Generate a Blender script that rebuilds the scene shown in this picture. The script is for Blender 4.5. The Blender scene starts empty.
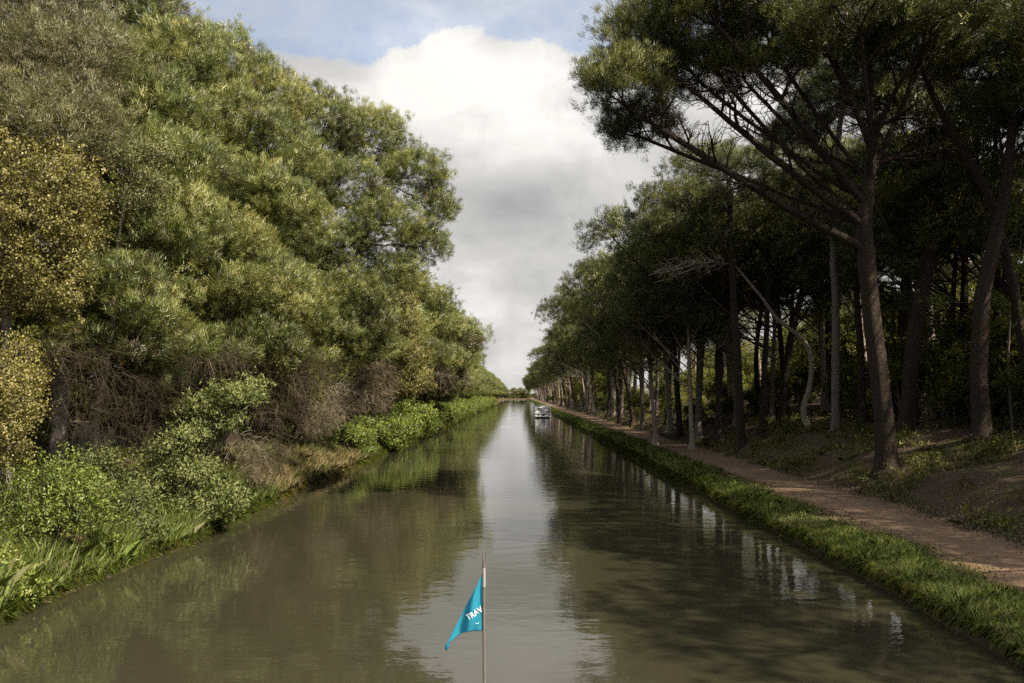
import bpy, math, random
import numpy as np
from mathutils import Vector

scene = bpy.context.scene
R = math.radians
# ------------------------------------------------------------------ camera
F = 800.0                      # focal length in pixels of a 1024 wide frame
VX, VY, EYE = 517.0, 394.0, 4.5
cam_d = bpy.data.cameras.new("camera")
cam = bpy.data.objects.new("camera", cam_d)
scene.collection.objects.link(cam)
cam.location = (0, 0, EYE)
cam.rotation_euler = (R(90), 0, 0)
cam_d.sensor_width = 36.0
cam_d.lens = F / 1024 * 36
cam_d.shift_x = -(VX - 512) / 1024
cam_d.shift_y = (VY - 341.5) / 1024
cam_d.clip_start = 0.05
cam_d.clip_end = 6000
scene.camera = cam

# ------------------------------------------------------------------ light
SUN_EL, SUN_AZ = R(49), R(120)          # azimuth from +Y (down the canal) clockwise to +X
sun_dir = Vector((math.cos(SUN_EL) * math.sin(SUN_AZ), math.cos(SUN_EL) * math.cos(SUN_AZ), math.sin(SUN_EL)))
sl = bpy.data.lights.new("sun", 'SUN')
sl.energy = 5.0
sl.angle = R(0.5)
sl.color = (1.0, 0.89, 0.72)
so = bpy.data.objects.new("sun", sl)
scene.collection.objects.link(so)
so.rotation_euler = (-sun_dir).to_track_quat('-Z', 'Y').to_euler()
so.location = (60, -40, 80)

scene.view_settings.view_transform = 'Standard'
scene.view_settings.look = 'None'
scene.view_settings.exposure = 1.28
scene.view_settings.gamma = 1.0
scene.view_settings.use_curve_mapping = False

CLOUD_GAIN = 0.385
SKY_STRENGTH = 0.095


def pix_dir(px, py):
    v = Vector(((px - VX) / F, 1.0, (VY - py) / F))
    return v.normalized()


class NT:
    """small helper for node trees"""
    def __init__(self, tree):
        self.t = tree
        self.t.nodes.clear()

    def n(self, typ, **kw):
        nd = self.t.nodes.new(typ)
        for k, v in kw.items():
            if k.startswith('i_'):
                nd.inputs[k[2:].replace('_', ' ')].default_value = v
            else:
                setattr(nd, k, v)
        return nd

    def l(self, a, b):
        self.t.links.new(a, b)

    def math(self, op, a, b=None, c=None, clamp=False):
        nd = self.t.nodes.new('ShaderNodeMath')
        nd.operation = op
        nd.use_clamp = clamp
        for i, v in enumerate((a, b, c)):
            if v is None:
                continue
            if isinstance(v, (int, float)):
                nd.inputs[i].default_value = v
            else:
                self.l(v, nd.inputs[i])
        return nd.outputs[0]

    def mix(self, fac, a, b, blend='MIX'):
        nd = self.t.nodes.new('ShaderNodeMix')
        nd.data_type = 'RGBA'
        nd.blend_type = blend
        for sock, v in ((nd.inputs[0], fac), (nd.inputs[6], a), (nd.inputs[7], b)):
            if isinstance(v, (int, float)):
                sock.default_value = v
            elif isinstance(v, (tuple, list)):
                sock.default_value = (*v[:3], 1)
            else:
                self.l(v, sock)
        return nd.outputs[2]

    def ramp(self, fac, stops):
        nd = self.t.nodes.new('ShaderNodeValToRGB')
        el = nd.color_ramp.elements
        while len(el) < len(stops):
            el.new(0.5)
        for e, (p, c) in zip(el, stops):
            e.position = p
            e.color = (c, c, c, 1) if isinstance(c, (int, float)) else (*c, 1)
        self.l(fac, nd.inputs[0])
        return nd.outputs[0]

    def noise(self, vec, scale, detail=4, rough=0.55, dist=0.0):
        nd = self.t.nodes.new('ShaderNodeTexNoise')
        nd.inputs['Scale'].default_value = scale
        nd.inputs['Detail'].default_value = detail
        nd.inputs['Roughness'].default_value = rough
        nd.inputs['Distortion'].default_value = dist
        if vec is not None:
            self.l(vec, nd.inputs['Vector'])
        return nd.outputs['Fac']

    def mapping(self, vec, scale=(1, 1, 1), loc=(0, 0, 0)):
        nd = self.t.nodes.new('ShaderNodeMapping')
        nd.inputs['Scale'].default_value = scale
        nd.inputs['Location'].default_value = loc
        self.l(vec, nd.inputs['Vector'])
        return nd.outputs[0]


def build_world():
    w = bpy.data.worlds.new("World")
    scene.world = w
    w.use_nodes = True
    t = NT(w.node_tree)
    tc = t.n('ShaderNodeTexCoord')
    d = tc.outputs['Generated']
    sky = t.n('ShaderNodeTexSky', sky_type='NISHITA', sun_disc=False, sun_elevation=SUN_EL, sun_rotation=SUN_AZ,
              altitude=50, air_density=1.0, dust_density=1.5, ozone_density=1.0)
    bg_sky = t.n('ShaderNodeBackground')
    bg_sky.inputs['Strength'].default_value = SKY_STRENGTH
    t.l(sky.outputs[0], bg_sky.inputs['Color'])
    # pale veil over the blue
    sep = t.n('ShaderNodeSeparateXYZ')
    t.l(d, sep.inputs[0])
    el = sep.outputs['Z']
    # stretched cloud coordinates (flatter towards the horizon)
    m1 = t.mapping(d, (1.0, 1.0, 1.7), (0.31, 0.4, 0.12))
    n_big = t.noise(m1, 2.6, 7, 0.56, 0.25)
    n_fine = t.noise(t.mapping(d, (1, 1, 1.25), (3.1, 1.7, 0.3)), 9.5, 9, 0.62, 0.35)

    def blob(px, py, sharp):
        v = pix_dir(px, py)
        dp = t.n('ShaderNodeVectorMath', operation='DOT_PRODUCT')
        t.l(d, dp.inputs[0])
        dp.inputs[1].default_value = v
        # exp(-sharp*(1-dot))
        return t.math('POWER', math.e, t.math('MULTIPLY', t.math('SUBTRACT', dp.outputs['Value'], 1.0), sharp))

    # coverage: cumulus bank standing over the canal up to about 24 degrees, clear blue strip above, broken cloud elsewhere
    bank = t.math('SMOOTH_MIN', 1.0, t.math('MULTIPLY', t.math('SUBTRACT', 0.385, el), 9.0), 0.3)
    dens = t.math('ADD', t.math('MULTIPLY', n_big, 1.1), t.math('MULTIPLY', n_fine, 0.75))
    dens = t.math('ADD', dens, t.math('MAXIMUM', bank, -0.42))
    dens = t.math('ADD', dens, t.math('MULTIPLY', blob(452, 66, 260), 0.42))
    dens = t.math('ADD', dens, t.math('MULTIPLY', blob(560, 78, 300), 0.22))
    dens = t.math('ADD', dens, t.math('MULTIPLY', blob(310, 70, 150), -0.05))
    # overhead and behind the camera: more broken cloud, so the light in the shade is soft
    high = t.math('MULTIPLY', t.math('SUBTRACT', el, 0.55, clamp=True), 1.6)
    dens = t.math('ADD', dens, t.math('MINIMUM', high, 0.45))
    cover = t.n('ShaderNodeMapRange', interpolation_type='SMOOTHSTEP')
    t.l(dens, cover.inputs['Value'])
    cover.inputs['From Min'].default_value = 0.88
    cover.inputs['From Max'].default_value = 1.06
    # cloud brightness: white sunlit heads, grey flat bases
    n_shade = t.noise(t.mapping(d, (1, 1, 2.6), (0.7, 2.2, 1.13)), 4.2, 6, 0.5, 0.15)
    br = t.math('ADD', t.math('MULTIPLY', n_shade, 1.05), t.math('MULTIPLY', n_fine, 0.80))
    br = t.math('ADD', br, -0.32)
    br = t.math('ADD', br, t.math('MULTIPLY', blob(452, 100, 110), 0.34))
    br = t.math('ADD', br, t.math('MULTIPLY', blob(560, 130, 240), 0.24))
    br = t.math('ADD', br, t.math('MULTIPLY', blob(505, 212, 420), -0.34))
    br = t.math('ADD', br, t.math('MULTIPLY', blob(585, 205, 500), -0.2))
    br = t.math('ADD', br, t.math('MULTIPLY', blob(480, 275, 900), 0.16))
    br = t.math('ADD', br, t.math('MULTIPLY', blob(525, 312, 1600), -0.10))
    br = t.math('ADD', br, t.math('MULTIPLY', blob(515, 365, 2500), 0.14))
    col = t.ramp(br, [(0.30, (0.40, 0.40, 0.40)), (0.54, (0.55, 0.545, 0.535)), (0.72, (0.66, 0.65, 0.63)), (1.0, (0.93, 0.905, 0.865))])
    bg_c = t.n('ShaderNodeBackground')
    t.l(col, bg_c.inputs['Color'])
    # added cloud light overhead and round the sun, out of view, fills the shade
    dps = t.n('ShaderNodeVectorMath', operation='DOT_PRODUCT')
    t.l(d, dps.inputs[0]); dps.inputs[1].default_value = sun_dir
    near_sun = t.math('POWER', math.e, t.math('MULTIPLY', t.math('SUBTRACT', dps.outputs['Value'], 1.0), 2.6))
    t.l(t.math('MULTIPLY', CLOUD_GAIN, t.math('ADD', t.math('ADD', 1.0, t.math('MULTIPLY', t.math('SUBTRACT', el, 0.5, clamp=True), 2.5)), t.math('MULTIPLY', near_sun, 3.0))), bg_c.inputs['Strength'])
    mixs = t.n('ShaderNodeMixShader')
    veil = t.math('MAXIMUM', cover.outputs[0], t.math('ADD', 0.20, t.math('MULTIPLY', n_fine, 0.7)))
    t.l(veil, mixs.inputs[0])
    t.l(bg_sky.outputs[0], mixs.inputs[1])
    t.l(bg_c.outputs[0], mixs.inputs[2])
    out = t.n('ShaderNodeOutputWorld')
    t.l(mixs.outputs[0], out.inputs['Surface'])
    try:
        w.cycles.sampling_method = 'MANUAL'
        w.cycles.sample_map_resolution = 512
    except Exception:
        pass


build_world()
scene.cycles.use_denoising = False
scene.cycles.use_adaptive_sampling = False
scene.cycles.sample_clamp_indirect = 3.0
scene.cycles.max_bounces = 8
scene.cycles.diffuse_bounces = 3
scene.cycles.glossy_bounces = 3
scene.cycles.transmission_bounces = 4
scene.cycles.caustics_reflective = False
scene.cycles.caustics_refractive = False


# ------------------------------------------------------------------ materials
def new_mat(name):
    m = bpy.data.materials.new(name)
    m.use_nodes = True
    return m, NT(m.node_tree)


def finish(t, shader, disp=None):
    o = t.n('ShaderNodeOutputMaterial')
    t.l(shader, o.inputs['Surface'])
    return o


def leaf_mat(name, stops, transl=0.3, rough=0.55, spec=0.25):
    """foliage: hue follows a per-clump value stored on the mesh plus the object's own random number"""
    m, t = new_mat(name)
    at = t.n('ShaderNodeAttribute', attribute_name='tint')
    oi = t.n('ShaderNodeObjectInfo')
    f = t.math('ADD', at.outputs['Fac'], t.math('MULTIPLY', t.math('SUBTRACT', oi.outputs['Random'], 0.5), 0.22), clamp=True)
    col = t.ramp(f, stops)
    bs = t.n('ShaderNodeBsdfPrincipled')
    t.l(col, bs.inputs['Base Color'])
    bs.inputs['Roughness'].default_value = rough
    bs.inputs['Specular IOR Level'].default_value = spec
    tr = t.n('ShaderNodeBsdfTranslucent')
    t.l(t.mix(1.0, col, (1.0, 1.0, 0.55), 'MULTIPLY'), tr.inputs['Color'])
    mx = t.n('ShaderNodeMixShader')
    mx.inputs[0].default_value = transl
    t.l(bs.outputs[0], mx.inputs[1])
    t.l(tr.outputs[0], mx.inputs[2])
    finish(t, mx.outputs[0])
    return m


def bark_mat(name, dark, light, scale=1.0, bump=0.6):
    m, t = new_mat(name)
    tc = t.n('ShaderNodeTexCoord')
    v = t.mapping(tc.outputs['Object'], (4.5 * scale, 4.5 * scale, 1.1 * scale))
    vo = t.n('ShaderNodeTexVoronoi', feature='DISTANCE_TO_EDGE')
    nz = t.noise(v, 1.5, 5, 0.65)
    off = t.n('ShaderNodeVectorMath', operation='ADD')
    t.l(v, off.inputs[0])
    cb = t.n('ShaderNodeCombineXYZ')
    t.l(nz, cb.inputs[0]); t.l(nz, cb.inputs[1]); t.l(nz, cb.inputs[2])
    t.l(cb.outputs[0], off.inputs[1])
    t.l(off.outputs[0], vo.inputs['Vector'])
    crack = t.math('MULTIPLY', vo.outputs['Distance'], 2.2, clamp=True)
    f = t.math('MULTIPLY', t.math('ADD', crack, 0.25), t.math('ADD', nz, 0.35), clamp=True)
    col = t.mix(f, dark, light)
    big = t.noise(tc.outputs['Object'], 0.7, 3, 0.6)
    col = t.mix(t.math('MULTIPLY', big, 0.45), col, tuple(c * 1.25 + 0.01 for c in light))
    bs = t.n('ShaderNodeBsdfPrincipled')
    t.l(col, bs.inputs['Base Color'])
    bs.inputs['Roughness'].default_value = 0.9
    bs.inputs['Specular IOR Level'].default_value = 0.15
    bp = t.n('ShaderNodeBump')
    bp.inputs['Strength'].default_value = bump
    bp.inputs['Distance'].default_value = 0.22
    t.l(f, bp.inputs['Height'])
    t.l(bp.outputs[0], bs.inputs['Normal'])
    finish(t, bs.outputs[0])
    return m


def plain_mat(name, col, rough=0.5, spec=0.4, metal=0.0, var=0.15, scale=6.0):
    m, t = new_mat(name)
    tc = t.n('ShaderNodeTexCoord')
    nz = t.noise(tc.outputs['Object'], scale, 4, 0.6)
    c = t.mix(nz, tuple(x * (1 - var) for x in col), tuple(min(1, x * (1 + var)) for x in col))
    bs = t.n('ShaderNodeBsdfPrincipled')
    t.l(c, bs.inputs['Base Color'])
    bs.inputs['Roughness'].default_value = rough
    bs.inputs['Specular IOR Level'].default_value = spec
    bs.inputs['Metallic'].default_value = metal
    finish(t, bs.outputs[0])
    return m


M = {}
M['pine_needles'] = leaf_mat('pine_needles', [(0.0, (0.10, 0.074, 0.042)), (0.22, (0.072, 0.085, 0.024)), (0.6, (0.138, 0.164, 0.040)), (1.0, (0.275, 0.26, 0.082))], 0.30, 0.42, 0.5)
M['umbrella_needles'] = leaf_mat('umbrella_needles', [(0.0, (0.04, 0.032, 0.016)), (0.3, (0.055, 0.070, 0.020)), (0.7, (0.11, 0.125, 0.032)), (1.0, (0.20, 0.195, 0.055))], 0.33, 0.45, 0.4)
M['feathery_leaves'] = leaf_mat('feathery_leaves', [(0.0, (0.09, 0.072, 0.045)), (0.5, (0.13, 0.13, 0.055)), (1.0, (0.22, 0.205, 0.10))], 0.3, .45, .4)
M['oak_leaves'] = leaf_mat('oak_leaves', [(0.0, (0.055, 0.052, 0.018)), (0.4, (0.16, 0.145, 0.042)), (1.0, (0.30, 0.26, 0.09))], 0.35, .45, .4)
M['pale_leaves'] = leaf_mat('pale_leaves', [(0.0, (0.07, 0.08, 0.03)), (0.5, (0.13, 0.14, 0.055)), (1.0, (0.20, 0.20, 0.09))], 0.35)
M['elder_leaves'] = leaf_mat('elder_leaves', [(0.0, (0.048, 0.062, 0.020)), (0.5, (0.125, 0.147, 0.050)), (1.0, (0.22, 0.24, 0.09))], 0.35, .6, .25)
M['fresh_leaves'] = leaf_mat('fresh_leaves', [(0.0, (0.05, 0.07, 0.016)), (0.5, (0.135, 0.18, 0.034)), (1.0, (0.25, 0.28, 0.065))], 0.4, .45, .4)
M['thicket_leaves'] = leaf_mat('thicket_leaves', [(0.0, (0.06, 0.065, 0.018)), (0.5, (0.14, 0.155, 0.035)), (1.0, (0.26, 0.25, 0.07))], 0.45)
M['grass_blades'] = leaf_mat('grass_blades', [(0.0, (0.22, 0.165, 0.09)), (0.2, (0.14, 0.125, 0.05)), (0.45, (0.085, 0.115, 0.025)), (0.7, (0.13, 0.185, 0.034)), (1.0, (0.24, 0.25, 0.07))], 0.35)
M['dry_twigs'] = leaf_mat('dry_twigs', [(0.0, (0.035, 0.028, 0.018)), (0.5, (0.075, 0.060, 0.038)), (1.0, (0.19, 0.155, 0.11))], 0.05, .9, .05)
M['pine_bark'] = bark_mat('pine_bark', (0.014, 0.010, 0.008), (0.135, 0.097, 0.070), 1.0, 1.0)
M['pale_bark'] = bark_mat('pale_bark', (0.11, 0.09, 0.07), (0.33, 0.27, 0.21), 1.3, 0.4)
M['grey_bark'] = bark_mat('grey_bark', (0.06, 0.052, 0.045), (0.20, 0.17, 0.145), 1.2, 0.5)


def ground_material():
    m, t = new_mat('earth_and_litter')
    tc = t.n('ShaderNodeTexCoord')
    P = tc.outputs['Object']
    n1 = t.noise(P, 0.35, 5, 0.6)
    n2 = t.noise(P, 3.0, 6, 0.65)
    n3 = t.noise(P, 22.0, 4, 0.6)
    litter = t.mix(n3, (0.024, 0.0165, 0.011), (0.095, 0.066, 0.043))
    moss = t.mix(n3, (0.030, 0.040, 0.012), (0.075, 0.09, 0.025))
    f = t.ramp(t.math('ADD', t.math('MULTIPLY', n1, 0.6), t.math('MULTIPLY', n2, 0.4)), [(0.52, 0.0), (0.66, 1.0)])
    col = t.mix(f, litter, moss)
    bs = t.n('ShaderNodeBsdfPrincipled')
    t.l(col, bs.inputs['Base Color'])
    bs.inputs['Roughness'].default_value = 0.95
    bs.inputs['Specular IOR Level'].default_value = 0.1
    bp = t.n('ShaderNodeBump')
    bp.inputs['Strength'].default_value = 0.8
    bp.inputs['Distance'].default_value = 0.06
    t.l(t.math('ADD', t.math('MULTIPLY', n2, 0.6), t.math('MULTIPLY', n3, 0.4)), bp.inputs['Height'])
    t.l(bp.outputs[0], bs.inputs['Normal'])
    finish(t, bs.outputs[0])
    return m


def path_material():
    m, t = new_mat('reddish_dirt')
    tc = t.n('ShaderNodeTexCoord')
    P = tc.outputs['Object']
    n1 = t.noise(t.mapping(P, (1.6, 0.25, 1)), 1.0, 5, 0.6)
    n2 = t.noise(P, 5.0, 6, 0.65)
    n3 = t.noise(P, 40.0, 3, 0.6)
    base = t.mix(n1, (0.100, 0.062, 0.038), (0.165, 0.108, 0.068))
    n4 = t.noise(t.mapping(P, (0.9, 0.35, 1)), 0.6, 4, 0.6)
    base = t.mix(t.math('MULTIPLY', t.ramp(n4, [(0.45, 0.0), (0.62, 1.0)]), 0.7), base, (0.07, 0.046, 0.029))
    base = t.mix(t.math('MULTIPLY', t.ramp(n2, [(0.52, 0.0), (0.66, 1.0)]), 0.75), base, (0.06, 0.040, 0.026))
    col = t.mix(t.math('MULTIPLY', n3, 0.5), base, (0.19, 0.125, 0.08))
    bs = t.n('ShaderNodeBsdfPrincipled')
    t.l(col, bs.inputs['Base Color'])
    bs.inputs['Roughness'].default_value = 0.92
    bs.inputs['Specular IOR Level'].default_value = 0.15
    bp = t.n('ShaderNodeBump')
    bp.inputs['Strength'].default_value = 0.6
    bp.inputs['Distance'].default_value = 0.03
    t.l(t.math('ADD', n2, t.math('MULTIPLY', n3, 0.4)), bp.inputs['Height'])
    t.l(bp.outputs[0], bs.inputs['Normal'])
    finish(t, bs.outputs[0])
    return m


def water_material():
    m, t = new_mat('murky_canal_water')
    tc = t.n('ShaderNodeTexCoord')
    P = tc.outputs['Object']
    n1 = t.noise(t.mapping(P, (0.9, 1.7, 1)), 1.1, 3, 0.5, 0.3)
    n2 = t.noise(t.mapping(P, (1.0, 1.5, 1)), 5.0, 2, 0.5, 0.2)
    n0 = t.noise(t.mapping(P, (0.35, 0.22, 1)), 0.35, 3, 0.5)
    col = t.mix(n0, (0.021, 0.0195, 0.0115), (0.030, 0.0275, 0.016))
    bs = t.n('ShaderNodeBsdfPrincipled')
    t.l(col, bs.inputs['Base Color'])
    bs.inputs['Roughness'].default_value = 0.03
    bs.inputs['IOR'].default_value = 1.48
    bs.inputs['Specular IOR Level'].default_value = 0.5
    bp = t.n('ShaderNodeBump')
    calm = t.math('ADD', 0.35, t.math('MULTIPLY', n0, 1.2))
    t.l(t.math('MULTIPLY', calm, 0.15), bp.inputs['Strength'])
    bp.inputs['Distance'].default_value = 0.05
    t.l(t.math('ADD', n1, t.math('MULTIPLY', n2, 0.20)), bp.inputs['Height'])
    t.l(bp.outputs[0], bs.inputs['Normal'])
    finish(t, bs.outputs[0])
    return m


M['ground'] = ground_material()
M['path'] = path_material()
M['water'] = water_material()
M['soil'] = plain_mat('dark_bank_soil', (0.035, 0.026, 0.018), 0.95, 0.1, 0, 0.4, 5)


# ------------------------------------------------------------------ mesh helpers
COL = scene.collection


def mesh_np(name, verts, faces_flat, nper, mat, tint=None, smooth=False, nrm=None):
    """verts (n,3); faces_flat flat index array of faces with nper corners each"""
    me = bpy.data.meshes.new(name)
    verts = np.ascontiguousarray(verts, dtype=np.float32)
    idx = np.ascontiguousarray(faces_flat, dtype=np.int32).ravel()
    nf = len(idx) // nper
    me.vertices.add(len(verts))
    me.vertices.foreach_set('co', verts.ravel())
    me.loops.add(len(idx))
    me.loops.foreach_set('vertex_index', idx)
    me.polygons.add(nf)
    me.polygons.foreach_set('loop_start', np.arange(0, nf * nper, nper, dtype=np.int32))
    if smooth:
        me.polygons.foreach_set('use_smooth', np.ones(nf, dtype=bool))
    if nrm is not None:
        me.polygons.foreach_set('use_smooth', np.ones(nf, dtype=bool))
        a = me.attributes.new('custom_normal', 'FLOAT_VECTOR', 'POINT')
        a.data.foreach_set('vector', np.ascontiguousarray(nrm, dtype=np.float32).ravel())
    if tint is not None:
        a = me.attributes.new('tint', 'FLOAT', 'FACE')
        a.data.foreach_set('value', np.ascontiguousarray(tint, dtype=np.float32))
    me.update(calc_edges=True)
    me.materials.append(mat)
    return me


def link(name, me, parent=None, loc=None):
    o = bpy.data.objects.new(name, me)
    COL.objects.link(o)
    if parent is not None:
        o.parent = parent
    if loc is not None:
        o.location = loc
    return o


def tag(o, label=None, cat=None, group=None, kind=None):
    if label: o['label'] = label
    if cat: o['category'] = cat
    if group: o['group'] = group
    if kind: o['kind'] = kind
    return o


def thing(name, label, cat, loc=(0, 0, 0), rz=0.0, group=None, scale=None):
    o = bpy.data.objects.new(name, None)
    o.empty_display_size = 0.3
    COL.objects.link(o)
    o.location = loc
    o.rotation_euler = (0, 0, rz)
    if scale is not None:
        o.scale = scale
    return tag(o, label, cat, group)


def dup(root, loc, rz=0.0, scale=(1, 1, 1), label=None, group=None):
    r = root.copy()
    COL.objects.link(r)
    r.location = loc
    r.rotation_euler = (0, 0, rz)
    r.scale = scale
    if label: r['label'] = label
    if group: r['group'] = group
    for ch in list(root.children):
        c = ch.copy()
        COL.objects.link(c)
        c.parent = r
    return r


def unit(v):
    return v / np.maximum(np.linalg.norm(v, axis=-1, keepdims=True), 1e-9)


def rand_unit(rng, n):
    return unit(rng.normal(size=(n, 3)))


def blades(c, d, n, length, width, spread, rng, tint, quad=False, jitter=0.0, soft=None, fuzz=0.45):
    """n blades from each point c along d; triangles (needles) or diamonds (leaves).
    soft: normals of the leaf mass each blade belongs to; every blade is shaded around that direction"""
    c = np.repeat(c, n, axis=0)
    d = np.repeat(d, n, axis=0)
    tt = np.repeat(tint, n) + rng.normal(0, 0.07, len(c))
    dd = unit(d + spread * rng.normal(size=d.shape))
    L = length * rng.uniform(0.6, 1.25, len(c))[:, None]
    W = width * rng.uniform(0.7, 1.3, len(c))[:, None]
    if jitter:
        c = c + rng.normal(0, jitter, c.shape)
    side = unit(np.cross(dd, rand_unit(rng, len(c))))
    N = None
    if soft is not None:
        N = unit(np.repeat(soft, n, axis=0) + fuzz * rng.normal(size=c.shape))
        g = np.cross(side, dd)
        side = np.where((g * N).sum(1, keepdims=True) < 0, -side, side)
    if not quad:
        v = np.stack([c - side * W * 0.5, c + side * W * 0.5, c + dd * L], axis=1).reshape(-1, 3)
        return v, np.arange(len(v)), 3, np.clip(tt, 0, 1), (None if N is None else np.repeat(N, 3, axis=0))
    nrm = unit(np.cross(side, dd))
    mid = c + dd * L * 0.45 + nrm * W * 0.15
    v = np.stack([c, mid + side * W * 0.5, c + dd * L, mid - side * W * 0.5], axis=1).reshape(-1, 3)
    return v, np.arange(len(v)), 4, np.clip(tt, 0, 1), (None if N is None else np.repeat(N, 4, axis=0))


def tube_arrays(chains):
    """chains: list of (points, radii, sides) -> verts, quad faces"""
    V, Fc, base = [], [], 0
    for pts, rad, k in chains:
        n = len(pts)
        tan = np.gradient(pts, axis=0)
        tan = unit(tan)
        ref = np.array([0.31, 0.23, 0.92]) if abs(tan[:, 2].mean()) < 0.8 else np.array([0.95, 0.2, 0.1])
        a = unit(np.cross(tan, ref))
        b = np.cross(tan, a)
        ang = np.arange(k) * 2 * math.pi / k
        ring = pts[:, None, :] + rad[:, None, None] * (np.cos(ang)[None, :, None] * a[:, None, :] + np.sin(ang)[None, :, None] * b[:, None, :])
        V.append(ring.reshape(-1, 3))
        i = np.arange(n - 1)[:, None] * k
        j = np.arange(k)[None, :]
        j2 = (j + 1) % k
        q = np.stack([i + j, i + j2, i + k + j2, i + k + j], axis=-1).reshape(-1, 4) + base
        Fc.append(q)
        base += n * k
    return np.concatenate(V), np.concatenate(Fc)


def spline(pts, step=0.4):
    """Catmull-Rom through rows (x,y,z,r)"""
    p = np.array(pts, dtype=float)
    p = np.vstack([2 * p[0] - p[1], p, 2 * p[-1] - p[-2]])
    out = []
    for i in range(1, len(p) - 2):
        n = max(2, int(np.linalg.norm(p[i + 1][:3] - p[i][:3]) / step))
        for u in np.arange(n) / n:
            a, b, c, d = p[i - 1], p[i], p[i + 1], p[i + 2]
            out.append(0.5 * (2 * b + (c - a) * u + (2 * a - 5 * b + 4 * c - d) * u * u + (3 * b - a - 3 * c + d) * u ** 3))
    out.append(p[-2])
    return np.array(out)


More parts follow.
